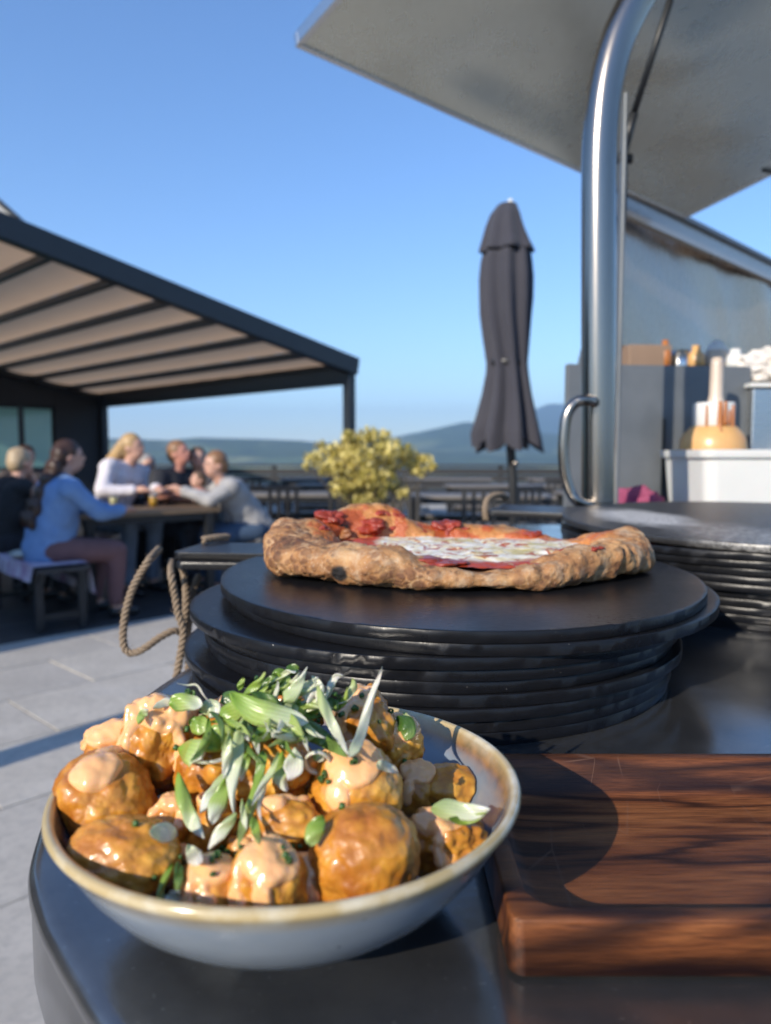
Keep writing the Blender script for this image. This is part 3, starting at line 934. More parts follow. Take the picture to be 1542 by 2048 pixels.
# ---- bowl
BC = np.array([-.0440, .3350])
def bowl():
    prof = [(.0, .0035), (.036, .0035), (.040, .001), (.044, 0), (.046, .0015), (.0475, .004), (.060, .0085), (.075, .0170), (.088, .0275), (.098, .0395), (.1045, .0500), (.1078, .0555),
            (.1102, .0580), (.1110, .0597), (.1104, .0613), (.1086, .0620), (.1066, .0612), (.1056, .0592),
            (.1030, .0535), (.0970, .0430), (.0880, .0310), (.0760, .0215), (.060, .0140), (.040, .0095), (.02, .0082), (.0, .0078)]
    n = 144
    prof = [(r_ * .952, z_) for r_, z_ in prof]
    mb = MB().lathe(prof, (BC[0], BC[1], ZC), n, fn=lambda a, z: 1 + .0035 * math.sin(2 * a + 1) + .0018 * math.sin(5 * a))
    o = single('bowl', mb, M['glaze'], 'wide pale blue stoneware bowl with a tan rim, full of fried bites', 'bowl', (BC[0], BC[1], ZC), edge=80)
    me = o.data
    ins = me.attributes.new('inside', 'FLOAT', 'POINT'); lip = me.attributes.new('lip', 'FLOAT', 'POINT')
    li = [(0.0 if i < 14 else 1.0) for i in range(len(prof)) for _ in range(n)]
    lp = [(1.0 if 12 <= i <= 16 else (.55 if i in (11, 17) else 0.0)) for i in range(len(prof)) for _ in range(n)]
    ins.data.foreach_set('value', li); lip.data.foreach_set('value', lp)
bowl()

# ---- fried bites
BITES = [  # px, py, Y, radius px, squash(x,y,z), lumpiness, sauce amount, label
    (206, 1608, .322, 92, (1, .95, .95), .14, .32, 'round fried bite at the left rim of the bowl, glazed with sauce on top'),
    (243, 1728, .283, 92, (1.08, .9, .88), .13, 0, 'plain golden bite low at the front left of the bowl'),
    (236, 1503, .358, 56, (1.1, .9, .9), .30, .6, 'craggy sauced bite at the back left edge of the bowl'),
    (322, 1490, .352, 80, (.9, .9, 1.12), .26, .95, 'tall bite on the left under a thick run of sauce'),
    (425, 1545, .335, 66, (1, .9, 1), .30, 0, 'bite half hidden behind the onion left of the middle of the bowl'),
    (545, 1545, .333, 78, (1.05, .9, .95), .26, 0, 'orange bite in the middle of the bowl behind hanging onion strips'),
    (570, 1652, .302, 62, (1.1, .9, .8), .22, .20, 'small bite in the centre of the bowl with one dot of sauce'),
    (712, 1582, .322, 92, (.95, .9, .95), .11, .62, 'smooth bite right of centre with two sauce runs'),
    (728, 1716, .287, 104, (1, .92, .96), .10, 0, 'largest plain golden bite at the front right of the bowl'),
    (726, 1452, .372, 66, (.92, .9, 1.1), .34, .55, 'upright craggy bite at the top right of the heap'),
    (788, 1500, .380, 54, (1, .9, 1.1), .26, .75, 'sauced bite behind the upright one at the top right'),
    (832, 1583, .365, 52, (.9, .9, 1), .20, .7, 'small shaded bite with sauce left of the flat golden one'),
    (893, 1580, .366, 58, (1.15, .9, .78), .14, 0, 'flat golden bite against the back right wall of the bowl'),
    (888, 1690, .312, 66, (1.15, .95, .85), .42, .55, 'ragged glossy bite at the right rim of the bowl'),
    (428, 1784, .268, 62, (1.05, .9, .85), .16, .65, 'low sauced bite at the front of the bowl left of the peaked one'),
    (530, 1775, .270, 80, (.95, .9, 1.0), .16, .60, 'peaked bite at the front rim under a split run of sauce'),
    (612, 1772, .280, 48, (1, .9, 1), .14, .9, 'small sauce covered bite wedged beside the largest golden bite'),
    (346, 1640, .312, 42, (1, .9, 1), .24, .6, 'tiny bite with a blob of sauce above the white onion disc'),
    (600, 1420, .378, 48, (1, .9, 1), .36, 0, 'dark brown bite at the very top behind the onion'),
    (470, 1455, .362, 62, (1.1, .9, .9), .26, .3, 'bite under the onion heap at the top left'),
    (345, 1745, .300, 50, (1, .9, .9), .22, .2, 'sunken bite between the front left and front middle bites'),
    (660, 1660, .315, 46, (1, .9, .9), .2, .3, 'sunken bite between centre and right bites'),
    (425, 1655, .318, 58, (1, .9, 1), .2, .2, 'sunken bite under the hanging onion strips left of centre'),
    (500, 1715, .292, 48, (1, .9, .9), .2, .2, 'sunken bite under the white onion tip at the front centre'),
    (450, 1610, .340, 60, (1, .9, 1), .2, 0, 'sunken bite behind the slanting pale onion strip'),
]
bite_tris = []
IN_Z = np.array([.0078, .0082, .0095, .0140, .0215, .0310, .0430, .0535, .0592, .0613]) + ZC
IN_R = np.array([.0, .02, .040, .060, .0760, .0880, .0970, .1030, .1056, .1066]) * .952
def in_bowl(P, gap=.0006):
    P = P.copy()
    P[:, 2] = np.maximum(P[:, 2], ZC + .0095)
    d = P[:, :2] - BC; r = np.hypot(d[:, 0], d[:, 1])
    lim = np.interp(P[:, 2], IN_Z, IN_R) - gap
    lim = np.where(P[:, 2] > IN_Z[-1] + .001, 9, lim)
    k = np.minimum(1, np.maximum(lim, .004) / np.maximum(r, 1e-6))
    P[:, :2] = BC + d * k[:, None]
    return P
def bites():
    V0, F0 = ico(6)
    V1, F1 = ico(5)
    for k, (px, py, Y, rp, sq, lump, sc, lab) in enumerate(BITES):
        c = on_y(px, py, Y); r = rp / FPX * np.linalg.norm(c - [0, 0, EYE]) * .985
        # keep inside the bowl wall
        d = c[:2] - BC; L = np.linalg.norm(d)
        Vv, Ff = (V0, F0) if rp > 74 else (V1, F1)
        off = np.array([k * 3.1, k * 1.7, k * .9])
        big = fbm(Vv * 1.3 + off, 5, 3); d1, d2 = worley(Vv * 2.6 + off, 8)
        small = fbm(Vv * 5.5 + off, 15, 4); fine = fbm(Vv * 16 + off, 25, 3)
        kn, _ = worley(Vv * 6.5 + off, 18)
        rad = 1 + lump * (.9 * big + .75 * (.55 - d1) + .22 * small) + .014 * small + .010 * fine + .02 * np.clip(.36 - kn, 0, 1)
        P = Vv * rad[:, None] * np.array(sq) * r
        P = in_bowl(P + c)
        root = thing('fried_bite', lab, 'fried bite', (c[0], c[1], c[2]), group='fried bites in the bowl')
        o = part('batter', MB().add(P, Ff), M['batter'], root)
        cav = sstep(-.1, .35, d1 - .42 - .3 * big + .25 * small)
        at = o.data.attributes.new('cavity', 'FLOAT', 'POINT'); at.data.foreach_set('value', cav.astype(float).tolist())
        bite_tris.append((P, Ff))
        if sc > 0:
            up_ = np.array([rng.normal(0, .22), -.25 + rng.normal(0, .15), 1.]); up_ /= np.linalg.norm(up_)
            wv = Vv + .10 * np.stack([fbm(Vv * 1.6 + off, 71, 2), fbm(Vv * 1.6 + off, 72, 2), fbm(Vv * 1.6 + off, 73, 2)], -1)
            wv /= np.linalg.norm(wv, axis=1)[:, None]
            ang = lambda q: np.arccos(np.clip(wv @ q, -1, 1))
            s = (.25 + .75 * sc) - ang(up_)                            # cap of sauce
            nd = 1 + int(2.6 * sc)
            for q in range(nd):                                        # runs that flow down and end in a bead
                a0 = R(-165 + 150 * (q + .5 + rng.uniform(-.3, .3)) / nd) if q < nd - 1 else R(rng.uniform(0, 360))
                ln = rng.uniform(.8, 1.25) + .55 * sc
                wd = rng.uniform(.17, .27)
                cur = rng.uniform(-.5, .5)
                for u in np.linspace(0, 1, 34):
                    el = ln * u; aa = a0 + cur * u
                    pt_ = np.array([math.sin(el) * math.cos(aa), math.sin(el) * math.sin(aa), math.cos(el)])
                    s = np.maximum(s, wd * (1.0 - .25 * math.sin(u * math.pi) + .25 * (u > .9)) - ang(pt_))
            mask = sstep(-.05, .07, s)
            bead = sstep(.0, .16, s)
            thick = (-.0014 + .0019 * mask + .0012 * bead * mask) * (.75 + .5 * (r / .02))
            smoothrad = 1 + lump * (.9 * big + .65 * (.55 - d1)) + .01 * small
            fill = np.clip(rad - smoothrad, -.03, .02) * .35
            rs = rad * (1 - mask) + (np.maximum(smoothrad + fill, rad - .012) + .010) * mask
            Q = in_bowl(Vv * np.array(sq) * r * rs[:, None] + Vv * thick[:, None] + c, .0003)
            part('sauce', MB().add(Q, Ff), M['sauce'], root)
            bite_tris.append((Q, Ff))
bites()
def make_bvh(ts):
    V, F, n = [], [], 0
    for P, Ff in ts:
        V += P.tolist(); F += [tuple(i + n for i in f) for f in Ff]; n += len(P)
    return BVHTree.FromPolygons(V, F)
bvh = make_bvh(bite_tris)
def hit(px, py):
    d = Vector(ray(px, py)).normalized()
    h = bvh.ray_cast(Vector((0, 0, EYE)), d)
    return (h[0], h[1], h[3]) if h[0] is not None else (None, None, None)

# ---- spring onion slices (drawn in pixels of a 500 px wide crop, laid on the bites)
def A(l): return [(320 + x * .3243, 1320 + y * .3243, .3243) for x, y in l]
def B(l): return [(60 + x * .6485, 1300 + y * .6485, .6485) for x, y in l]
def slice_(pts, w, mat, lab, lift=.003, Y=None, curl=.5, taper=(.42, .40), flat=None, reach=.02, twist=0.0):
    """w: full width in photo pixels; the slice follows the surface of the bites under it"""
    n = 26; w = w * pts[0][2] * (1.12 if w > 30 else 1.0)
    P2 = spline([(x, y, 0) for x, y, _ in pts], n)[:, :2]
    Ys = []
    for x, y in P2:
        h = hit(x, y)[0]
        Ys.append(h.y if h is not None else np.nan)
    Ys = np.array(Ys)
    if Y is not None:
        Yl = np.interp(np.linspace(0, 1, n), np.linspace(0, 1, len(Y)), Y)
        Ys = np.where(np.isnan(Ys), Yl, np.minimum(Yl, Ys))
    ok = ~np.isnan(Ys)
    if not ok.any(): Ys[:] = .34; ok[:] = True
    Ys = np.interp(np.arange(n), np.where(ok)[0], Ys[ok])
    Ys = np.minimum(Ys, np.median(Ys) + reach)
    Ks = Ys.copy()
    for _ in range(10): Ks[1:-1] = np.minimum((Ks[:-2] + 2 * Ks[1:-1] + Ks[2:]) / 4, Ys[1:-1] + .001); 
    C = np.array([on_y(x, y, yy - lift) for (x, y), yy in zip(P2, Ks)])
    T = np.gradient(C, axis=0); T /= np.linalg.norm(T, axis=1)[:, None] + 1e-9
    view = C - [0, 0, EYE]; view /= np.linalg.norm(view, axis=1)[:, None]
    S = np.cross(T, view); S /= np.linalg.norm(S, axis=1)[:, None] + 1e-9
    t = np.linspace(0, 1, n)
    dist = np.linalg.norm(C - [0, 0, EYE], axis=1)
    prof = np.minimum(1, np.minimum(t / max(taper[0], 1e-3), (1 - t) / max(taper[1], 1e-3)))
    prof = np.clip(1 - (1 - prof) ** 1.6, 0, 1) ** .95 if flat is None else np.clip(prof, .0, 1) ** flat
    prof = np.clip(prof, .06, 1)
    W = w * .5 / FPX * dist * prof * (1 + .10 * np.sin(t * 7 + w * 3) + .05 * np.sin(t * 17 + w))
    m = 9; th = .00055
    tops, bots = [], []
    for i in range(n):
        rt, rb = [], []
        tw = twist * (t[i] - .5)
        s_ = S[i] * math.cos(tw) + view[i] * math.sin(tw); v_ = view[i] * math.cos(tw) - S[i] * math.sin(tw)
        for j in range(m):
            u = -1 + 2 * j / (m - 1)
            bend = (u * u - .4) * curl * W[i] * .42 + .0007 * math.sin(t[i] * 9 + u * 2.2 + w)
            p = C[i] + s_ * u * W[i] + v_ * bend
            rt.append(p - v_ * th * .5); rb.append(p + v_ * th * .5)
        tops.append(rt); bots.append(rb)
    Gt, Gb = np.array(tops), np.array(bots)
    G = np.concatenate([Gt, Gb[:, ::-1]], axis=1)        # closed strip section
    mb = MB().grid(G, True)
    k = 2 * m
    mb.f.append(tuple(range(k))[::-1]); mb.f.append(tuple((n - 1) * k + q for q in range(k)))
    org = tuple(C[n // 2])
    o = single('spring_onion_slice', mb, M[mat], lab, 'spring onion', org, 'spring onion slices on the fried bites')
    al = o.data.attributes.new('along', 'FLOAT', 'POINT'); ac = o.data.attributes.new('across', 'FLOAT', 'POINT')
    al.data.foreach_set('value', [t[i] for i in range(n) for _ in range(k)])
    ac.data.foreach_set('value', [j / m for i in range(n) for j in list(range(m)) + list(range(m))[::-1]])
    return o
SLICES = [
    (A([(610, 215), (650, 160), (700, 130), (745, 150)]), 60, 'lk_dark', 'small dark green curl at the top of the onion heap', dict(Y=[.352, .352], lift=.008)),
    (A([(690, 90), (730, 75), (770, 110), (760, 160), (720, 165)]), 60, 'lk_green', 'bright green rounded curl at the very top of the onion heap', dict(Y=[.352, .352], lift=.009, curl=.9)),
    (A([(770, 90), (815, 60), (860, 45)]), 56, 'lk_dark', 'dark green tip pointing right at the top of the heap', dict(Y=[.356, .358], lift=.006)),
    (A([(485, 190), (500, 150), (517, 108)]), 34, 'lk_green', 'thin green spike standing above the left of the heap', dict(Y=[.352, .354], lift=.006)),
    (A([(185, 235), (190, 210), (180, 200)]), 44, 'lk_dark', 'small dark green scrap behind the pale disc at top left', dict(Y=[.356, .356], lift=.006)),
    (A([(250, 320), (310, 300), (370, 330)]), 90, 'lk_pale', 'bluish white slice tucked under the big green slice', dict(Y=[.350, .346], lift=.007)),
    (A([(370, 260), (440, 240), (520, 250)]), 80, 'lk_dark', 'dark leaf lying behind the long green and white slice', dict(Y=[.350, .346], lift=.006)),
    (A([(180, 370), (240, 400), (300, 420)]), 90, 'lk_green', 'mottled green piece at the left edge of the onion heap', dict(Y=[.346, .340], lift=.007)),
    (A([(370, 370), (430, 330), (540, 300)]), 96, 'lk_green', 'wide grass green slice left of the middle of the heap', dict(Y=[.344, .340], lift=.010)),
    (A([(270, 560), (330, 510), (390, 460), (450, 400)]), 130, 'lk_green', 'broad green leaf sloping down to the left', dict(Y=[.336, .340], lift=.009, curl=.7)),
    (A([(110, 545), (170, 560), (230, 580), (262, 610)]), 130, 'lk_mix', 'pale green cup shaped slice at the lower left of the heap', dict(Y=[.338, .335], lift=.008, curl=.9)),
    (A([(215, 630), (300, 632), (380, 615), (455, 575)]), 22, 'lk_white', 'thin white thread curving under the green cup shaped slice', dict(Y=[.334, .330], lift=.010)),
    (A([(560, 500), (640, 440), (730, 410), (830, 430), (890, 490)]), 92, 'lk_green', 'arched olive green slice across the middle of the heap', dict(Y=[.336, .330], lift=.012, curl=.8)),
    (A([(800, 470), (860, 495), (920, 485)]), 14, 'lk_white', 'hair thin white shred right of the arched slice', dict(Y=[.332, .334], lift=.010)),
    (A([(830, 390), (930, 440), (1040, 510), (1155, 600)]), 92, 'lk_dark', 'long dark green leaf pointing down to the right', dict(Y=[.336, .345], lift=.010, taper=(.2, .5))),
    (A([(430, 200), (500, 260), (600, 320), (700, 340), (830, 365), (915, 385)]), 120, 'lk_mix', 'largest slice on the heap, green turning white to the right', dict(Y=[.340, .336, .338], lift=.016, curl=.55, taper=(.35, .35))),
    (A([(560, 200), (650, 240), (740, 280)]), 60, 'lk_dark', 'blue green layer lying on the largest slice', dict(Y=[.344, .344], lift=.014)),
    (A([(765, 265), (820, 200), (870, 120), (908, 42)]), 96, 'lk_pale', 'upright pointed pale green slice at the top of the heap', dict(Y=[.342, .348], lift=.012, taper=(.2, .85), flat=1.0)),
    (A([(890, 130), (915, 190), (920, 270)]), 80, 'lk_white', 'grey white slice behind the upright pointed one', dict(Y=[.350, .346], lift=.010)),
    (A([(935, 95), (975, 150), (985, 230), (970, 270)]), 50, 'lk_white', 'white curl right of the upright pointed slice', dict(Y=[.350, .345], lift=.010)),
    (A([(970, 150), (1010, 280), (1075, 420), (1165, 590)]), 58, 'lk_pale', 'long pale strip forming the left arm of the V at right', dict(Y=[.345, .340], lift=.013, curl=.3)),
    (A([(1165, 600), (1225, 500), (1270, 350), (1310, 210), (1345, 120), (1372, 40)]), 52, 'lk_white', 'long white strip curling up as the right arm of the V', dict(Y=[.340, .346, .352], lift=.013, taper=(.15, .7), curl=.6)),
    (A([(1035, 250), (1050, 170), (1085, 105), (1135, 98)]), 40, 'lk_white', 'pinkish white hook shaped shred behind the upright bite', dict(Y=[.352, .356], lift=.006)),
    (A([(1185, 110), (1195, 165), (1150, 230), (1090, 275)]), 40, 'lk_pale', 'pale green hook resting on the upright craggy bite', dict(Y=[.350, .350], lift=.006)),
    (A([(525, 330), (490, 430), (480, 560), (450, 700), (445, 830), (460, 960)]), 62, 'lk_pale', 'long translucent strip hanging down the middle, upper half', dict(Y=[.338, .325, .310], lift=.014, curl=.5)),
    (A([(470, 940), (430, 1000), (365, 1075), (295, 1180)]), 60, 'lk_pale', 'bluish white tip of the long strip in the middle of the bowl', dict(Y=[.302, .294], lift=.010)),
    (A([(425, 670), (370, 770), (310, 850), (245, 945)]), 76, 'lk_pale', 'pale strip slanting down left below the onion heap', dict(Y=[.322, .310], lift=.009)),
    (A([(410, 720), (380, 830), (345, 920), (320, 1015)]), 84, 'lk_mix', 'light green strip beside the slanting pale one', dict(Y=[.320, .306], lift=.010)),
    (A([(635, 560), (615, 700), (585, 830), (530, 980), (478, 1155)]), 54, 'lk_green', 'narrow bright green strip hanging down the centre', dict(Y=[.324, .300], lift=.010, taper=(.1, .3))),
    (A([(735, 560), (690, 680), (620, 790), (565, 900)]), 34, 'lk_pale', 'thin pale shred crossing the bright green strip', dict(Y=[.324, .305], lift=.011)),
    (A([(545, 560), (520, 650), (500, 750)]), 46, 'lk_mix', 'short yellow green strip left of the orange bite', dict(Y=[.326, .318], lift=.008)),
    (A([(570, 960), (590, 1050), (615, 1140)]), 46, 'lk_green', 'short lime strip low in the centre of the bowl', dict(Y=[.300, .292], lift=.008)),
    (A([(505, 850), (515, 960), (540, 1060)]), 30, 'lk_pale', 'thin pale strip just left of the lime one', dict(Y=[.305, .296], lift=.008)),
    (A([(755, 560), (740, 660), (745, 740), (785, 810)]), 80, 'lk_mix', 'green outer skin of the pale oval slice in the centre', dict(Y=[.322, .314], lift=.006)),
    (A([(830, 540), (828, 620), (815, 690), (790, 745)]), 96, 'lk_white', 'pale oval slice with pinkish middle in the centre of the bowl', dict(Y=[.322, .314], lift=.010, curl=-.35, taper=(.4, .5))),
    (A([(110, 690), (130, 800), (165, 920), (215, 1020), (275, 1100)]), 76, 'lk_mix', 'lime strip turning white, lying between the left bites', dict(Y=[.324, .300], lift=.010, curl=.7)),
    (A([(55, 275), (110, 262), (190, 262), (262, 280)]), 86, 'lk_mix', 'green and white disc leaning on the tall left bite', dict(Y=[.345, .345], lift=.008, curl=.4, taper=(.3, .3))),
    (A([(100, 143), (170, 155), (225, 155), (275, 225), (345, 300)]), 11, 'lk_white', 'hair thin pale shred arching above the left of the heap', dict(Y=[.350, .345], lift=.012)),
    (A([(1335, 640), (1400, 660), (1472, 692)]), 54, 'lk_white', 'white wedge behind the smooth sauced bite', dict(Y=[.345, .345], lift=.006, taper=(.2, .6))),
    (A([(1010, 960), (960, 1040), (925, 1150)]), 84, 'lk_green', 'lime leaf leaning against the largest golden bite', dict(Y=[.285, .278], lift=.006, taper=(.4, .3))),
    (B([(1235, 492), (1290, 492), (1360, 500), (1420, 490)]), 46, 'lk_pale', 'pale translucent leaf over the bites at the right rim', dict(Y=[.318, .312], lift=.010, taper=(.3, .4))),
    (B([(1290, 520), (1350, 525), (1410, 500)]), 22, 'lk_green', 'green lower edge leaf at the right rim of the bowl', dict(Y=[.314, .310], lift=.008, taper=(.3, .4))),
    (B([(368, 560), (410, 562), (456, 572)]), 42, 'lk_white', 'thick white onion disc between the left bites', dict(Y=[.300, .298], lift=.007, curl=.25, taper=(.35, .35))),
    (B([(440, 655), (418, 700), (402, 750), (402, 805)]), 20, 'lk_green', 'lime strip standing at the front left of the bowl', dict(Y=[.276, .264], lift=.006)),
    (B([(455, 650), (460, 700), (455, 760)]), 26, 'lk_dark', 'dark green strip beside the standing lime one', dict(Y=[.276, .268], lift=.006)),
    (B([(420, 790), (440, 770), (462, 745)]), 38, 'lk_white', 'pale wedge at the front rim left of the sauced bites', dict(Y=[.264, .266], lift=.006)),
    (B([(485, 600), (510, 640), (530, 655)]), 34, 'lk_white', 'frilly white scrap between the centre strips', dict(Y=[.300, .295], lift=.006)),
    (B([(1130, 205), (1165, 240), (1160, 280)]), 46, 'lk_dark', 'dark leaf in the shade at the back of the bowl', dict(Y=[.388, .380], lift=.004)),
    (B([(1150, 190), (1168, 215), (1172, 240)]), 18, 'lk_pale', 'pale edge of the leaf at the back of the bowl', dict(Y=[.384, .380], lift=.004)),
    (B([(335, 230), (345, 200), (365, 182)]), 24, 'lk_mix', 'yellow green disc on the back left bite', dict(Y=[.350, .350], lift=.006, taper=(.35, .35))),
    (B([(378, 180), (410, 165), (445, 155)]), 24, 'lk_white', 'white slice behind the tall sauced bite at left', dict(Y=[.356, .356], lift=.003)),
    (A([(1010, 240), (1060, 270), (1100, 300)]), 60, 'lk_dark', 'dark crumpled leaf between the upright bite and the heap', dict(Y=[.350, .348], lift=.006)),
    (A([(600, 400), (640, 380), (700, 370), (780, 390)]), 44, 'lk_mix', 'yellow green fold between the two largest slices', dict(Y=[.334, .334], lift=.014)),
    (A([(940, 570), (975, 590), (1010, 620)]), 56, 'lk_mix', 'small green and white slice inside the white ring', dict(Y=[.330, .328], lift=.007)),
    (A([(660, 700), (640, 800), (610, 900), (625, 1000)]), 26, 'lk_white', 'thin white strip hanging right of the green one', dict(Y=[.318, .302], lift=.009)),
]
for pts, w, mt, lab, kw in SLICES: slice_(pts, w, mt, lab, **kw)
SHRED = 'long thin curling shred of spring onion in the green heap'
for k in range(74):
    q = rng.random()
    x0 = 640 + rng.normal(0, 190); x0 = min(max(x0, 300), 1080)
    y0 = 330 - 130 * math.exp(-((x0 - 700) / 250) ** 2) + rng.uniform(-50, 150)
    a = rng.uniform(-.7, .9) if q < .6 else rng.uniform(.9, 2.2)
    if x0 > 760: a = math.pi - a if rng.random() < .3 else a
    L = rng.uniform(150, 330); kx = rng.uniform(-1.5, 1.5)
    p = [(x0, y0)]
    for j in range(5):
        p.append((p[-1][0] + math.cos(a) * L / 5, p[-1][1] + math.sin(a) * L / 5)); a += kx / 4 + rng.normal(0, .12)
    p = [(x_, max(y_, 75)) for x_, y_ in p]
    slice_(A(p), rng.uniform(18, 54), ['lk_dark', 'lk_green', 'lk_pale', 'lk_green', 'lk_mix', 'lk_green', 'lk_pale'][k % 7], SHRED, lift=rng.uniform(.003, .013), Y=[.350 - .03 * (y0 > 430), .346 - .03 * (p[-1][1] > 430)], taper=(.5, .5), curl=rng.uniform(.2, 1.2), twist=rng.uniform(-1.2, 1.2))
def onion_ring():
    c = on_y(320 + 975 * .3243, 1320 + 620 * .3243, .318); rr = 24 / FPX * .35
    path = []
    for k in range(40):
        a = 2 * math.pi * k / 40
        path.append(c + np.array([rr * math.cos(a) * .95, -.004 * math.sin(a) - .002, rr * math.sin(a) * 1.1]))
    mb = MB(); n = 40; G = []
    for k, p in enumerate(path):
        d = (p - c); d /= np.linalg.norm(d)
        ax = np.array([0, -1, .1])
        G.append([p + d * .0007 + ax * .0022, p - d * .0007 + ax * .0022, p - d * .0007 - ax * .0022, p + d * .0007 - ax * .0022])
    G = np.array(G); G = np.concatenate([G, G[:1]])
    mb.grid(G, True)
    o = single('spring_onion_ring', mb, M['lk_white'], 'pinkish white onion ring standing above the smooth sauced bite', 'spring onion', tuple(c))
    for a_ in ('along', 'across'):
        at = o.data.attributes.new(a_, 'FLOAT', 'POINT'); at.data.foreach_set('value', [.6] * len(o.data.vertices))
onion_ring()

def chives():
    pos = [(415, 440), (325, 540), (1000, 178), (1006, 186), (1022, 142), (990, 352), (1000, 346), (915, 380), (925, 412), (903, 402), (965, 490), (785, 637), (778, 612), (808, 605),
           (850, 592), (565, 695), (660, 296), (655, 318), (455, 298), (885, 214), (950, 160), (1155, 340), (1078, 225), (1240, 480), (1195, 705), (650, 610), (640, 622), (612, 630),
           (490, 135), (500, 210), (512, 225), (930, 180), (945, 172), (880, 240), (870, 225), (900, 255), (820, 70), (790, 75), (768, 95), (750, 110), (735, 120), (760, 125), (600, 620), (590, 605), (575, 640),
           (455, 640), (470, 655), (380, 700), (520, 190), (535, 215), (940, 140), (955, 150), (700, 90), (965, 200), (850, 160), (480, 240), (1110, 190), (905, 190), (890, 200), (830, 600), (795, 655), (560, 655)]
    proto = None
    for k, (x, y) in enumerate(pos):
        px, py = 60 + x * .6485, 1300 + y * .6485
        h, nrm, d = hit(px, py)
        if h is None: h = Vector(on_y(px, py, .345)); nrm = Vector((0, -.7, .7))
        p = h + nrm * .0012
        q = nrm.to_track_quat('Z', 'Y')
        if proto is None:
            mb = MB(); r, hh = .0017, .0026
            mb.lathe([(r * .55, -hh / 2), (r, -hh / 2), (r * 1.04, 0), (r, hh / 2), (r * .55, hh / 2), (r * .5, 0), (r * .55, -hh / 2)], n=12)
            proto = mb.mesh('chive_piece'); proto.materials.append(M['chive'])
        o = bpy.data.objects.new('chive_piece', proto); COL.objects.link(o)
        o.location = p
        o.rotation_mode = 'QUATERNION'
        from mathutils import Euler
        o.rotation_quaternion = q @ Euler((rng.uniform(-1.2, 1.2), rng.uniform(-1.2, 1.2), rng.uniform(0, 6))).to_quaternion()
        s = rng.uniform(.5, .85); o.scale = (s, s, s * rng.uniform(.7, 1.5))
        o['label'] = 'tiny piece of chopped green chive scattered over the fried bites'; o['category'] = 'chive'
        o['group'] = 'chopped chives on the fried bites'
chives()

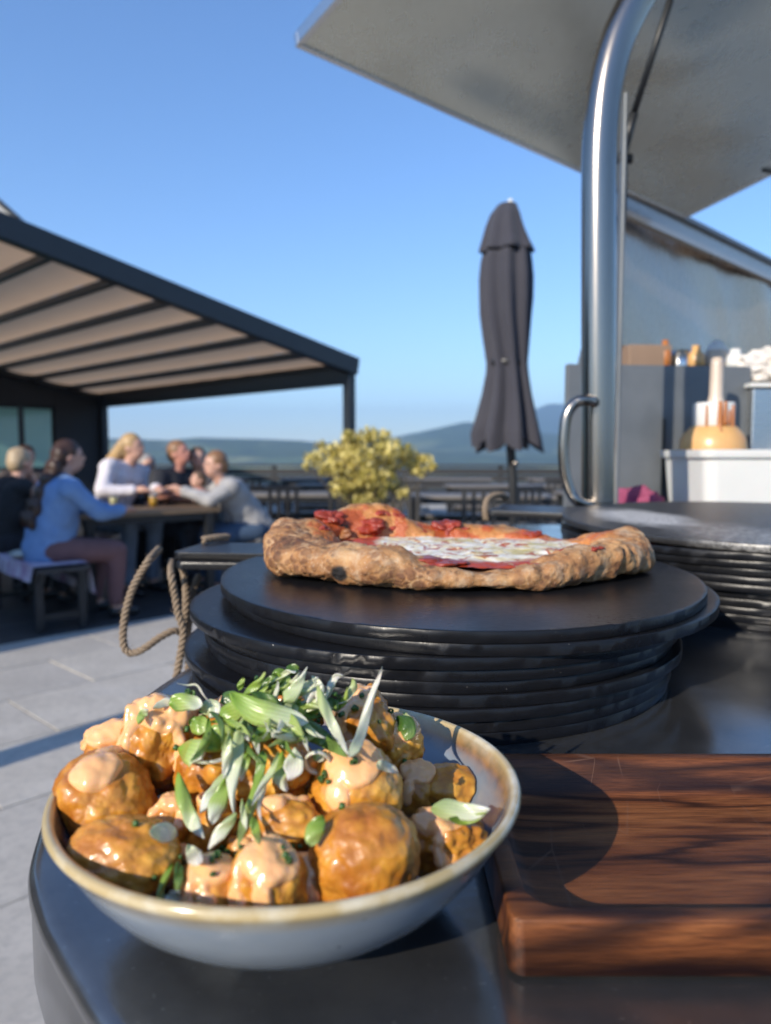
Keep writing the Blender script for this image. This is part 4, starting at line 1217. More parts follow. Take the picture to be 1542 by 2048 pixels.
# ---- pizza
PZ = np.array([.076, .822]); PZZ = ZC + .085
pz_tris = []
def pizza():
    root = thing('pizza', 'puffy wood fired pizza with mozzarella and tomato lying on the top black board', 'pizza', (PZ[0], PZ[1], PZZ))
    NT_, NP = 900, 110
    th = np.linspace(0, 2 * np.pi, NT_, endpoint=False)          # 0 = right, -90 = towards the camera
    ph = np.linspace(0, 2 * np.pi, NP, endpoint=False)
    TH_, PH = np.meshgrid(th, ph, indexing='ij')
    def A1(deg, width): return np.exp(-(((np.degrees(th) - deg + 180) % 360 - 180) / width) ** 2)
    Rx, Ry = .216, .158
    wob = 1 - .10 * A1(42, 24) + .018 * np.sin(3 * th + .6) + .012 * np.sin(5 * th + 2) + .01 * np.sin(9 * th)
    w = .026 + .004 * np.sin(4 * th + 1) + .008 * A1(180, 30) + .004 * A1(215, 22) + .003 * A1(-25, 16) - .007 * A1(-84, 26)
    h = .038 + .005 * np.sin(6 * th + 1.2) + .022 * A1(120, 18) + .010 * A1(180, 30) + .008 * A1(150, 14) + .002 * A1(-30, 20) - .009 * A1(45, 34) - .014 * A1(-84, 30) + .004 * A1(-20, 12)
    ox, oy = (Rx * wob - w), (Ry * wob - w)
    cx_, cy_ = np.cos(th) * ox, np.sin(th) * oy
    nx, ny = np.cos(th) / Rx, np.sin(th) / Ry; nl = np.hypot(nx, ny); nx /= nl; ny /= nl
    c, s = np.cos(PH), np.sin(PH)
    se = lambda v, p: np.sign(v) * np.abs(v) ** p
    rad = se(c, .85) * w[:, None]; zz = (se(s, .8) * .5 + .5) * h[:, None]
    rad = np.where(rad < 0, rad * (1.0 + .25 * (1 - s)), rad)
    X = cx_[:, None] + nx[:, None] * rad; Y = cy_[:, None] + ny[:, None] * rad; Z = zz
    P = np.stack([X, Y, Z], -1)
    N = np.stack([nx[:, None] * c, ny[:, None] * c, s * np.ones_like(X)], -1)
    big = fbm(P * 26, 41, 3); d1, d2 = worley(P * 30 + 3, 44); med = fbm(P * 70, 47, 4); fine = fbm(P * 210, 51, 3)
    right = (A1(-28, 34) * 1.0)[:, None]
    folds = np.sin(th * 46 + 5 * big[:, 40] * 1.2)[:, None] * right
    left = np.clip(A1(205, 38) + .3 * A1(150, 25), 0, 1)[:, None]
    disp = .0060 * big + .0065 * (.55 - d1) + .0020 * med + .0007 * fine + .0012 * folds
    bl1, bl2 = worley(np.stack([P[..., 0] * 1.0, P[..., 1], P[..., 2] * 1.25], -1) * 84 + fbm(P * 60, 3, 2)[..., None] * .5, 61)
    gap = bl2 - bl1
    cellr = hash3(np.floor(P * 84).astype(int) * 0 + np.round(fbm(P * 22, 91, 2) * 3)[..., None].astype(int), 5)
    bm_ = fbm(P * 24, 77, 3)
    blister = sstep(.10, .20, gap) * sstep(-.30, .12, bm_ + .62 * left - .34) * sstep(.05, .2, (s + .95) * .6)
    patch = sstep(.16, .30, fbm(P * 60, 88, 4) + .25 * big - .05)
    disp += .0009 * blister * left - .0007 * (1 - sstep(.0, .12, gap)) * left
    P = P + N * disp[..., None]
    P[..., 2] = np.maximum(P[..., 2], .0004 + .0008 * (1 + med))
    W = P + np.array([PZ[0], PZ[1], PZZ])
    mb = MB(); G = np.concatenate([W, W[:1]]); mb.grid(W.transpose(1, 0, 2)[list(range(NP)) + [0]], True)
    # the grid above repeats the seam row; attributes follow the same order
    order = list(range(NP)) + [0]
    o = part('crust', mb, M['crust'], root)
    def put(name, arr):
        a = o.data.attributes.new(name, 'FLOAT', 'POINT'); a.data.foreach_set('value', np.ascontiguousarray(arr.T[order]).ravel().astype(float).tolist())
    put('blister', np.clip(blister * .80 + patch * .55, 0, 1))
    # one charred blister low on the front left, small ones elsewhere
    cpos = on_z(682, 1146, PZZ + .012) - np.array([PZ[0], PZ[1], PZZ])
    cpos[1] = cpos[1]
    dd = np.linalg.norm((W - on_y(682, 1143, PZ[1] - .118)) * [1, .35, 1], axis=-1)
    char = sstep(.0105, .0075, dd + .002 * med) 
    spots = sstep(.42, .52, fbm(P * 46, 99, 3)) * sstep(0, .5, s)
    spots2 = sstep(.40, .50, fbm(P * 95, 143, 3)) * sstep(-.4, .6, s)
    put('char', np.clip(char + .60 * spots + .5 * spots2, 0, 1))
    innerz = sstep(-.05, -.75, c) * sstep(-.9, .1, s + .6)
    back = np.clip(A1(90, 75) + A1(165, 28), 0, 1)[:, None]
    frt = A1(-90, 60)[:, None]
    rn = fbm(P * 36, 111, 4)
    put('red', sstep(.02, .20, rn - .24 + .35 * innerz * back - .1 * frt) * sstep(.1, .5, innerz + .45 * back * sstep(.2, .9, s)) * (.35 + .65 * back))
    put('oil', np.clip(innerz * .9 + .5 * back * sstep(0, 1, s) * sstep(-.2, .3, rn), 0, 1))
    pz_tris.append((W.reshape(-1, 3), [(i * NP + j, i * NP + (j + 1) % NP, ((i + 1) % NT_) * NP + (j + 1) % NP, ((i + 1) % NT_) * NP + j) for i in range(NT_) for j in range(NP)]))
    # cheese surface
    nr, nt = 90, 260
    rr = np.linspace(0.001, 1, nr); tt = np.linspace(0, 2 * np.pi, nt, endpoint=False)
    RR, TT = np.meshgrid(rr, tt, indexing='ij')
    wi = np.interp(TT, th, w, period=2 * np.pi)
    wob2 = np.interp(TT, th, wob, period=2 * np.pi)
    X = np.cos(TT) * (Rx * wob2 - wi * .8) * RR; Y = np.sin(TT) * (Ry * wob2 - wi * .8) * RR
    Q = np.stack([X, Y, 0 * X], -1)
    Z = .0240 + .0030 * fbm(Q * 24, 121, 3) + .0022 * fbm(Q * 75, 123, 3) - .003 * RR ** 8
    Z += .004 * np.exp(-((X + .10) ** 2 + (Y - .03) ** 2) / .003)
    Wc = np.stack([X + PZ[0], Y + PZ[1], Z + PZZ], -1)
    oc = part('cheese', MB().grid(Wc, True), M['cheese'], root)
    redm = sstep(.30, .62, RR + .35 * fbm(Q * 20, 131, 3) - .30 * (Y < 0) * 0 + .22 * sstep(0.02, .1, -X) - .02) * sstep(.72, .9, RR + .5 * sstep(.03, .12, -X))
    a = oc.data.attributes.new('red', 'FLOAT', 'POINT'); a.data.foreach_set('value', redm.ravel().astype(float).tolist())
    pz_tris.append((Wc.reshape(-1, 3), [(i * nt + j, i * nt + (j + 1) % nt, (i + 1) * nt + (j + 1) % nt, (i + 1) * nt + j) for i in range(nr - 1) for j in range(nt)]))
    bv = make_bvh([(p, f) for p, f in pz_tris])
    V1, F1 = ico(5)
    def lump(name, px, py, wp, hp, mat, seed, flat=.6, lab=None):
        d = Vector(ray(px, py)).normalized()
        hh = bv.ray_cast(Vector((0, 0, EYE)), d)
        if hh[0] is None: return
        q = np.array(hh[0]); D = hh[3]
        off = seed * 2.3
        rad = 1 + .65 * fbm(V1 * 1.5 + off, seed, 2) + .10 * fbm(V1 * 4 + off, seed + 1, 3)
        S = np.array([wp / 2 / FPX * D, wp / 2 / FPX * D * .8, hp / 2 / FPX * D * .9]) * (1 if (py > 1100 or px in (660, 742, 892)) else .72)
        Pp = V1 * rad[:, None] * S + q + [0, .004, -.0022]
        part(name, MB().add(Pp, F1), M[mat], root, lab)
    for i, (px, py, wp, hp, mt) in enumerate([
        (660, 1036, 62, 40, 'tomato'), (640, 1056, 52, 22, 'tomato'), (742, 1050, 66, 34, 'tomato'), (786, 1056, 30, 20, 'tomato'),
        (765, 1028, 48, 30, 'tomato'), (702, 1001, 40, 24, 'tomato'), (795, 1032, 34, 22, 'tomato'), (892, 1054, 62, 34, 'tomato'),
        (872, 1124, 116, 26, 'tomato'), (930, 1058, 40, 16, 'tomato'), (842, 1062, 34, 14, 'tomato'), (1068, 1068, 56, 26, 'tomato'),
        (972, 1052, 24, 14, 'tomato'), (1185, 1096, 60, 18, 'tomato'), (1130, 1098, 34, 12, 'tomato'), (820, 1096, 34, 16, 'meat'), (690, 1072, 70, 46, 'meat'), (1000, 1056, 30, 12, 'tomato')]):
        lump('tomato_piece' if mt == 'tomato' else 'crisp_topping', px, py, wp, hp, mt, 200 + i)
    lump('burnt_leaf', 682, 1048, 40, 14, 'burnt', 251)
pizza()

# ================================================================== FOOD TRAILER side
def trailer():
    # hatch: brushed sheet, lower edge A-B, rising back over the camera's right shoulder
    Apt = on_z(595, 90, EYE + 1.0); Bpt = on_z(1370, 435, EYE + 1.0)
    e = Bpt - Apt; e /= np.linalg.norm(e)
    v = np.array([.650, -.723, .233]); v /= np.linalg.norm(v)
    nrm = np.cross(e, v); nrm /= np.linalg.norm(nrm)
    if nrm[2] < 0: nrm = -nrm
    L, Wd = np.linalg.norm(Bpt - Apt), 2.0
    ht = thing('hatch_door', 'large raised stainless hatch door of the food trailer overhead', 'hatch door', tuple(Apt))
    Mx = Matrix((Vector((*e, 0)), Vector((*v, 0)), Vector((*nrm, 0)), (0, 0, 0, 1))).transposed()
    def hb(a0, a1, b0, b1, z0, z1, name, mat, bev=.002):
        c = Apt + e * (a0 + a1) / 2 + v * (b0 + b1) / 2 + nrm * (z0 + z1) / 2
        return part(name, MB().box(c, (a1 - a0, b1 - b0, z1 - z0), 0, bev, Mx), M[mat], ht, smooth=False)
    # main sheet, very slightly dished so it catches uneven reflections
    U = np.linspace(0, L, 40); Vv = np.linspace(0, Wd, 44)
    UU, VV = np.meshgrid(U, Vv, indexing='ij')
    dish = .034 * fbm(np.stack([UU * 1.6, VV * 1.6, 0 * UU], -1), 301, 3) + .010 * np.sin(VV * 2.6 + UU * 1.1)
    dish *= sstep(0, .2, UU) * sstep(L, L - .2, UU) * sstep(0, .2, VV)
    G = Apt + UU[..., None] * e + VV[..., None] * v + dish[..., None] * nrm
    mb = MB().grid(G); mb.grid(G + nrm * .0015)
    part('sheet', mb, M['hatch'], ht)
    hb(-.004, L + .004, -.006, .010, -.004, .030, 'edge_fold', 'steel')
    hb(-.006, .010, .011, Wd, -.004, .030, 'edge_fold', 'steel')
    hb(L - .010, L + .006, .011, Wd, -.004, .030, 'edge_fold', 'steel')
    kn = on_y(1536, 322, 2.9)
    part('latch', MB().cyl(kn, kn + [0, .01, -.03], .012, .009, 12).box(kn + [.0, .004, -.035], (.055, .012, .012), .5, .003), M['blackmetal'], ht)
    # body panel behind: fascia, wall
    F0 = on_z(1196, 361, EYE + 1.06); F1 = on_z(1542, 530, EYE + 1.06)
    d = F1 - F0; d[2] = 0; Ln = np.linalg.norm(d); d /= Ln
    nb = np.array([d[1], -d[0], 0.])
    tr = thing('food_trailer', 'stainless food trailer behind the counter at right, its side wall open', 'food trailer', (F0[0], F0[1], 0))
    rz = math.atan2(d[1], d[0])
    def wb(s0, s1, z0, z1, o, th, name, mat, par=tr, bev=.002):
        c = F0 + d * (s0 + s1) / 2 + nb * o; c[2] = (z0 + z1) / 2
        return part(name, MB().box(c, (s1 - s0, th, z1 - z0), rz, bev), M[mat], par, smooth=False)
    zt = F0[2]
    wb(0, 2.6, zt - .022, zt, .030, .05, 'roof_trim', 'galv')
    wb(0, 2.6, zt - .105, zt - .023, .020, .03, 'fascia', 'fascia')
    # inner wall: tilted sheet with soft dents
    U = np.linspace(0, 2.6, 60); Zz = np.linspace(ZC - .02, zt - .03, 40)
    UU, ZZ = np.meshgrid(U, Zz, indexing='ij')
    dent = .024 * fbm(np.stack([UU * 2.6 + ZZ * 1.5, ZZ * .8, 0 * UU], -1), 311, 3) + .012 * np.sin(UU * 3 + ZZ * 4)
    G = F0 * [1, 1, 0] + UU[..., None] * d + (dent - .02)[..., None] * nb + ZZ[..., None] * np.array([0, 0, 1.])
    mb = MB().grid(G); mb.grid(G - nb * .003)
    part('side_wall', mb, M['steel_wall'], tr)
    # door frame channel beside the bent pole
    a, b = on_y(1236, 300, 1.72), on_y(1240, 985, 1.72)
    part('frame_channel', MB().box(((a + b) / 2), (.009, .03, abs(a[2] - b[2]) + .24), 0, .003), M['galv'], tr, smooth=False)
    a, b = on_y(1246, 318, 1.74), on_y(1244, 440, 1.74)
    part('strut_bracket', MB().box((a + b) / 2, (.018, .02, abs(a[2] - b[2])), 0, .004).cyl(a + [-.012, 0, 0], a + [.02, 0, 0], .011), M['blackmetal'], tr, smooth=False)
    # gas strut
    s0, s1 = on_y(1244, 318, 1.735), on_y(1268, 225, 1.70)
    s2 = on_y(1345, -14, 1.60)
    gs = thing('gas_strut', 'slim dark gas strut holding the raised hatch open beside the bent pole', 'gas strut', tuple(s0))
    part('cylinder', MB().cyl(s0, s1, .0100), M['blackmetal'], gs)
    part('rod', MB().cyl(s1, s2, .0075), M['blackmetal'], gs)
    part('ball_joint', MB().add(ico(2)[0] * .013 + s0, ico(2)[1]), M['blackmetal'], gs)
    # bent pole
    Y = 1.45
    P = [on_y(1197, 1120, Y)] + [on_y(x, y, Y) for x, y in ((1197, 800), (1197, 600), (1197, 440), (1198, 330), (1203, 240), (1213, 165), (1230, 95), (1252, 40), (1285, -20), (1330, -75))]
    P[0][2] = ZC
    P = spline(P, 90)
    pl = thing('bent_pole', 'thick polished steel pole curving over to the right beside the trailer opening', 'pole', tuple(P[0]))
    part('tube', MB().tube(P.tolist(), .0325, 32), M['polished'], pl)
    part('flange', MB().lathe([(.036, .012), (.056, .010), (.058, 0.0005)], tuple(P[0]), 32), M['steel'], pl)
    s = on_y(1224, 600, Y - .005)
    q = on_y(1228, 470, Y)
    part('clip', MB().box(q, (.008, .012, .05), 0, .002), M['blackplastic'], pl, smooth=False)
    # D handle
    Yh = 1.40
    Hp = spline([on_y(x, y, Yh + o) for x, y, o in ((1192, 806, .03), (1172, 800, 0), (1150, 806, 0), (1134, 830, 0), (1128, 870, 0), (1127, 910, 0), (1131, 950, 0), (1142, 985, 0), (1160, 1006, 0), (1186, 1012, .03))], 60)
    hd = single('grab_handle', MB().tube(Hp.tolist(), .0105, 20), M['polished'], 'polished D shaped grab handle on the left of the bent pole', 'handle', tuple(Hp[0]))
    # galvanised divider panel
    a = on_y(1131, 742, 2.0); b = on_y(1500, 722, 2.06)
    dv = thing('divider_panel', 'dull blue grey metal divider standing behind the white tub', 'panel', (a[0], a[1], ZC))
    c = (a + b) / 2; 
    part('sheet', MB().box((c[0], c[1], (ZC + 1.478) / 2), (b[0] - a[0], .02, 1.478 - ZC), math.atan2(b[1] - a[1], b[0] - a[0]), .002), M['galv'], dv, smooth=False)
    f = on_y(1333, 880, 1.995)
    part('seam', MB().box((f[0], 2.015, ZC + .16), (.006, .006, .30), 0, .001), M['blackmetal'], dv, smooth=False)
    w1, w2 = on_y(1152, 735, 2.08), on_y(1178, 640, 2.08)
    part('wing', MB().add([w1 + [0, 0, -.03], w1 + [.09, 0, -.03], w2 + [.06, 0, 0], w2, w1 + [0, .02, -.03], w1 + [.09, .02, -.03], w2 + [.06, .02, 0], w2 + [0, .02, 0]],
         [(0, 1, 2, 3), (7, 6, 5, 4), (0, 4, 5, 1), (1, 5, 6, 2), (2, 6, 7, 3), (3, 7, 4, 0)]), M['galv'], dv, smooth=False)
    # rear fridge block right of the divider
    a = on_y(1506, 775, 2.02)
    fb = thing('steel_cabinet', 'small stainless cabinet at the right edge, papers lying on it', 'cabinet', (a[0], a[1], ZC))
    part('body', MB().box((a[0] + .25, a[1] + .08, (ZC + a[2]) / 2), (.5, .16, a[2] - ZC - .002), 0, .004), M['steel'], fb, smooth=False)
    part('top', MB().box((a[0] + .25, a[1] + .08, a[2] + .006), (.52, .18, .012), 0, .003), M['tub'], fb, smooth=False)
    V1, F1_ = ico(4)
    for k, (px, py, w, h, lab) in enumerate(((1522, 712, .045, .045, 'crumpled white paper heap on the small cabinet at the right edge'),)):
        c = on_y(px + 16, py + 22, 2.08)
        rad = 1 + .7 * (fbm(V1 * 2.2, 400 + k, 3)) + .3 * (.5 - worley(V1 * 3, 402)[0])
        Pp = V1 * rad[:, None] * [w * 1.6, w, h]
        Pp[:, 2] = np.maximum(Pp[:, 2], -.040)
        single('paper_heap', MB().add(Pp + c, F1_), M['paper'], lab, 'paper', tuple(c), smooth=False)
trailer()

def tub_and_bottle():
    a = on_y(1320, 899, 1.72); x0 = .738; z1 = a[2]
    w, dp = .46, .30; cx, cy = x0 + w / 2, 1.72 + dp / 2
    def rr(hx, hy, r, n=8):
        pts = []
        for sx, sy, a0 in ((1, 1, 0), (-1, 1, 90), (-1, -1, 180), (1, -1, 270)):
            for k in range(n):
                q = R(a0 + 90 * k / (n - 1)); pts.append(((hx - r) * sx + r * math.cos(q) + cx, (hy - r) * sy + r * math.sin(q) + cy))
        return pts
    H = z1 - ZC
    spec = [(.035, 0), (.026, .003), (.010, H - .020), (.002, H - .019), (0, H - .010), (0, H - .002), (.003, H), (.012, H), (.014, H - .004), (.030, .008), (.05, .006)]
    G = np.array([[(p[0], p[1], ZC + z) for p in rr(w / 2 - i, dp / 2 - i, .03)] for i, z in spec])
    mb = MB().grid(G, True); n = G.shape[1]
    mb.f.append(tuple(range(n))[::-1]); mb.f.append(tuple((len(spec) - 1) * n + k for k in range(n)))
    single('food_tub', mb, M['tub'], 'white plastic food tub with a rolled rim behind the flour dusted board', 'tub', (cx, cy, ZC), edge=50)
    c = on_y(1425, 905, 1.90); bx = c[0]
    def zz(py): return on_y(1425, py, 1.90)[2]
    bt = thing('sauce_bottle', 'soft dome shaped bottle of peach sauce with a long nozzle, standing in the white tub', 'bottle', (bx, 1.90, ZC + .008))
    pr = [(.004, ZC + .009), (.046, ZC + .009), (.050, ZC + .03), (.060, ZC + .12), (.080, zz(915)), (.081, zz(905)), (.0810, zz(895)), (.079, zz(880)), (.071, zz(868)), (.060, zz(858)), (.0535, zz(853)), (.004, zz(853))]
    part('body', MB().lathe(pr, (bx, 1.90, 0), 40), M['bottle'], bt)
    pr = [(.0475, zz(852.5)), (.0495, zz(850)), (.0505, zz(812)), (.0485, zz(806)), (.012, zz(805)), (.004, zz(805))]
    part('collar', MB().lathe(pr, (bx, 1.90, 0), 40), M['tub'], bt)
    part('nozzle', MB().lathe([(.020, zz(804.5)), (.0165, zz(790)), (.0155, zz(730)), (.013, zz(716)), (.004, zz(714))], (bx + .004, 1.90, 0), 24), M['nozzle'], bt)
    for k, (a_, zt_, zb_, r_) in enumerate(((-1.70, 806, 868, .0075), (-1.45, 806, 852, .0055), (-2.3, 812, 862, .004), (-.95, 812, 864, .0045), (-1.2, 822, 850, .0035))):
        pts = []
        for t in np.linspace(0, 1, 8):
            py = zt_ + (zb_ - zt_) * t; rad = .0515 + (.012 if py > 858 else 0) * (py - 858) / 10
            pts.append((bx + rad * math.cos(a_), 1.90 + rad * math.sin(a_), zz(py)))
        part('sauce_drip', MB().tube(pts, [r_ * (.5 + .5 * q) for q in np.linspace(.4, 1, 8)], 8), M['drip'], bt)
    # second bottle (its pale cone shows above the divider) and the goods on the shelf behind
    sh = thing('back_shelf', 'narrow steel shelf behind the divider panel', 'shelf', (.9, 2.18, 1.40))
    q0 = on_y(1240, 722, 2.16)
    part('board', MB().box((q0[0] + .26, 2.16, 1.468), (.62, .16, .012), 0, .002), M['steel'], sh, smooth=False)
    for sx in (.02, .5): part('bracket', MB().box((q0[0] + sx, 2.20, (ZC + 1.462) / 2), (.02, .02, 1.462 - ZC), 0, .002), M['steel'], sh, smooth=False)
    z0 = 1.4745
    c = on_y(1433, 690, 2.15)
    b2 = thing('cone_bottle', 'pale cone topped bottle standing on the shelf behind the divider', 'bottle', (c[0], 2.15, z0))
    part('body', MB().lathe([(.002, z0), (.040, z0), (.042, z0 + .02), (.036, z0 + .045), (.028, z0 + .060), (.0275, z0 + .0605)], (c[0], 2.15, 0), 28), M['nozzle'], b2)
    part('cap', MB().lathe([(.027, z0 + .061), (.024, z0 + .072), (.010, z0 + .088), (.002, z0 + .090)], (c[0], 2.15, 0), 28), M['tub'], b2)
    c = on_y(1286, 700, 2.15)
    single('cardboard_box', MB().box((c[0], 2.15, z0 + .035), (.125, .10, .07), .1, .003).box((c[0], 2.15, z0 + .0712), (.13, .03, .0015), .1, 0), M['brownbox'], 'brown cardboard box on the shelf behind the divider, right of the bent pole', 'box', (c[0], 2.15, z0), smooth=False)
    c = on_y(1362, 712, 2.15)
    single('glass_jar', MB().lathe([(.002, z0), (.032, z0), (.034, z0 + .006), (.034, z0 + .042), (.026, z0 + .050), (.027, z0 + .060), (.002, z0 + .061)], (c[0], 2.15, 0), 28), M['steel'], 'small round steel jar on the shelf between box and bottle', 'jar', (c[0], 2.15, z0))
    for px, hh, rr, mt, lab in ((1330, .085, .018, 'drip', 'thin orange bottle on the shelf right of the cardboard box'), (1392, .070, .024, 'bottle', 'short amber jar on the shelf behind the sauce bottle'), (1470, .060, .030, 'tub', 'small white tub on the shelf at the right')):
        c = on_y(px, 712, 2.12)
        single('shelf_bottle' if rr < .02 else 'shelf_jar', MB().lathe([(.002, z0), (rr, z0), (rr, z0 + hh * .6), (rr * .5, z0 + hh * .8), (rr * .5, z0 + hh), (.002, z0 + hh)], (c[0], 2.12, 0), 20), M[mt], lab, 'jar', (c[0], 2.12, z0))
    # magenta cloth
    V1, F1 = ico(5)
    c = on_y(1268, 1010, 1.80)
    P = V1 * [.115, .06, .064] * (1 + .5 * fbm(V1 * 2.2, 501, 4))[:, None]
    P[:, 2] = np.where(P[:, 2] < 0, P[:, 2] * .3, P[:, 2])
    P = P * [1, 1, 1.3]; P[:, 2] -= P[:, 2].min()
    single('crumpled_cloth', MB().add(P + [c[0] + .01, 1.84, ZC], F1), M['magenta'], 'crumpled magenta cloth lying on the counter left of the white tub', 'cloth', (c[0], 1.84, ZC))
tub_and_bottle()

# ================================================================== PARASOL
def parasol():
    Y = 4.9
    rows = [(405, 1018, 3), (409, 1015, 18), (430, 1011, 29), (453, 1010, 36), (480, 1012, 44), (498, 1014, 50), (503, 1014, 50.5)]
    rows2 = [(500, 1014, 42), (520, 1013, 46), (556, 1013, 49), (600, 1013, 48), (629, 1012, 46), (673, 1013, 42), (705, 1014, 39), (726, 1014.5, 37), (745, 1015, 38), (790, 1014, 45), (830, 1013, 54), (866, 1012, 63), (892, 1016, 63)]
    base = on_y(1026, 960, Y)
    t = thing('closed_parasol', 'tall closed charcoal parasol tied at the waist, standing on the terrace', 'parasol', (base[0], Y, 0))
    K = 8
    def shell(rows, amp0, amp1, ph, ragged):
        ys = [r[0] for r in rows]; m = 56; n = 160; G = []
        a = np.linspace(0, 2 * np.pi, n, endpoint=False)
        for i, py in enumerate(np.linspace(ys[0], ys[-1], m)):
            cx = np.interp(py, ys, [r[1] for r in rows]); hw = np.interp(py, ys, [r[2] for r in rows])
            c = on_y(cx, py, Y); rr = hw / FPX * Y
            u = i / (m - 1); amp = amp0 + (amp1 - amp0) * u
            sw = .5 * np.sin(py * .012 + ph)
            pl = np.cos(K * (a + sw * .35) + .5 * np.sin(2 * a + ph))
            rad = rr * (1 - amp + amp * (.5 + .5 * pl) * 1.6 - .10 * amp * np.sin(3 * a + ph + 2 * u))
            z = c[2] + (ragged * (-.03 * pl - .02 * np.sin(3 * a + 1)) * sstep(.75, 1, u))
            G.append(np.stack([c[0] + rad * np.cos(a), Y + rad * np.sin(a), z + 0 * a], -1))
        return np.array(G)
    g = shell(rows, .04, .14, .4, 0)
    g2 = shell(rows2, .14, .26, 1.3, 1.0)
    part('top_cap', MB().grid(g, True).grid(g * [1, 1, 1] - [0, 0, .004], True), M['umb'], t)
    part('canopy', MB().grid(g2, True), M['umb'], t)
    kt = on_y(1014.5, 726, Y); part('tie_strap', MB().lathe([(.112, -.018), (.115, -.015), (.115, .015), (.112, .018)], tuple(kt), 48), M['blackplastic'], t)
    fz = on_y(1021, 403, Y); part('finial', MB().add(ico(3)[0] * .018 + fz, ico(3)[1]), M['tub'], t)
    pts = [on_y(1018, 500, Y), on_y(1020, 880, Y), on_y(1026, 960, Y)]
    pts.append(np.array([base[0] + .03, Y, .08]))
    part('pole', MB().tube(pts, .030, 16), M['blackmetal'], t)
    k = on_y(1025, 926, Y - .03); part('crank_knob', MB().cyl(k, k + [.02, -.04, 0], .018, .016), M['polished'], t)
    part('base', MB().box((base[0] + .03, Y, .04), (.72, .72, .08), .1, .01), M['blackmetal'], t, smooth=False)
parasol()

# ================================================================== BUSH in a planter
def bush():
    c = on_y(738, 930, 6.6)
    pz_ = .62
    t = thing('planted_shrub', 'bright yellow green shrub in a dark planter on the terrace', 'shrub', (c[0], 6.6, 0))
    pb = MB()
    for sx, sy, w, d in ((0, -.22, .98, .03), (0, .22, .98, .03), (-.475, 0, .03, .41), (.475, 0, .03, .41)):
        pb.box((c[0] + sx, 6.6 + sy, .31), (w, d, .62), 0, .006)
    part('planter', pb, M['darkwood'], t, smooth=False)
    part('soil', MB().box((c[0], 6.6, .29), (.91, .405, .54)), M['joint'], t, smooth=False)
    lobes = [(738, 868, 18), (715, 880, 24), (755, 882, 24), (690, 898, 24), (780, 896, 24), (662, 905, 20), (808, 905, 24), (640, 892, 12), (626, 915, 15), (612, 930, 9), (650, 932, 22), (680, 930, 24),
             (716, 915, 28), (750, 915, 26), (785, 925, 22), (826, 922, 22), (850, 918, 14), (864, 934, 10), (838, 942, 14), (700, 960, 26), (730, 950, 26), (762, 955, 24), (790, 972, 18), (806, 986, 12),
             (680, 975, 18), (712, 988, 24), (745, 985, 24), (725, 1005, 18), (695, 870, 10), (770, 868, 9)]
    V, F, cnt = [], [], 0
    stems = MB()
    root = np.array([c[0], 6.6, .56])
    for px, py, rp in lobes:
        q = on_y(px, py, 6.6 + rng.uniform(-.18, .18)); rr = rp / FPX * 6.6
        stems.tube([root + rng.normal(0, .03, 3) * [1, 1, 0], (root + q) / 2 + rng.normal(0, .02, 3), q, q + [0, 0, rr * .6]], [.010, .007, .004, .002], 5)
        nl = int(150 * (rp / 24) ** 1.7)
        for _ in range(nl):
            d = rng.normal(size=3); d /= np.linalg.norm(d)
            rad = rr * (rng.uniform(0, 1) ** .45) * 1.15
            p = q + d * rad * [1.1, .9, .8]
            nn = d * .5 + rng.normal(0, .6, 3) + [0, 0, .5]; nn /= np.linalg.norm(nn)
            t1 = np.cross(nn, rng.normal(size=3)); t1 /= np.linalg.norm(t1); t2 = np.cross(nn, t1)
            s = rng.uniform(.018, .038)
            pts = [p - t1 * s, p - t2 * s * .5 + nn * s * .12, p + t1 * s, p + t2 * s * .5 + nn * s * .12]
            V += [list(k) for k in pts]; F.append((cnt, cnt + 1, cnt + 2, cnt + 3)); cnt += 4
    tm = NT('yellow green leaves'); geo = tm.new('ShaderNodeNewGeometry')
    col = tm.ramp(geo.outputs['Random Per Island'], (0., (.30, .26, .05)), (.4, (.62, .52, .13)), (.8, (.86, .74, .30)))
    tm.done(col, .5)
    tr = tm.new('ShaderNodeBsdfTranslucent'); tm.L(col, tr.inputs[0]); mx = tm.new('ShaderNodeMixShader'); mx.inputs[0].default_value = .35
    tm.L(tm.b.outputs[0], mx.inputs[1]); tm.L(tr.outputs[0], mx.inputs[2]); tm.L(mx.outputs[0], tm.out.inputs[0])
    part('stem', stems, simple('shrub stem', (.08, .06, .03)), t)
    part('leaves', MB().add(V, F), tm.m, t, smooth=False, kind='stuff')
bush()

# ================================================================== TABLES AND BENCHES
def make_table(name, label, cat, L, Wd, H, top='wood', planks=5, group=None, leg=.07):
    t = thing(name, label, cat, (0, 0, 0), group=group, local=True)
    pw = Wd / planks
    for k in range(planks):
        part('plank', MB().box((0, -Wd / 2 + pw * (k + .5), H - .0175), (L, pw - .006, .035), 0, .003), M[top], t, smooth=False)
    part('frame', MB().box((0, Wd / 2 - .05, H - .066), (L - .1, .03, .06)).box((0, -Wd / 2 + .05, H - .066), (L - .1, .03, .06)), M['blackmetal'], t, smooth=False)
    for sx in (-1, 1):
        for sy in (-1, 1):
            part('leg', MB().box((sx * (L / 2 - .10), sy * (Wd / 2 - leg * .6), (H - .036) / 2), (leg, leg, H - .036), 0, .004), M['blackmetal'], t, smooth=False)
        part('stretcher', MB().box((sx * (L / 2 - .10), 0, .10), (leg * .7, Wd - leg * 2.3, .045)), M['blackmetal'], t, smooth=False)
    return t
def place(t, x, y, rz):
    t.location = (x, y, .0025); t.rotation_euler = (0, 0, rz); return t

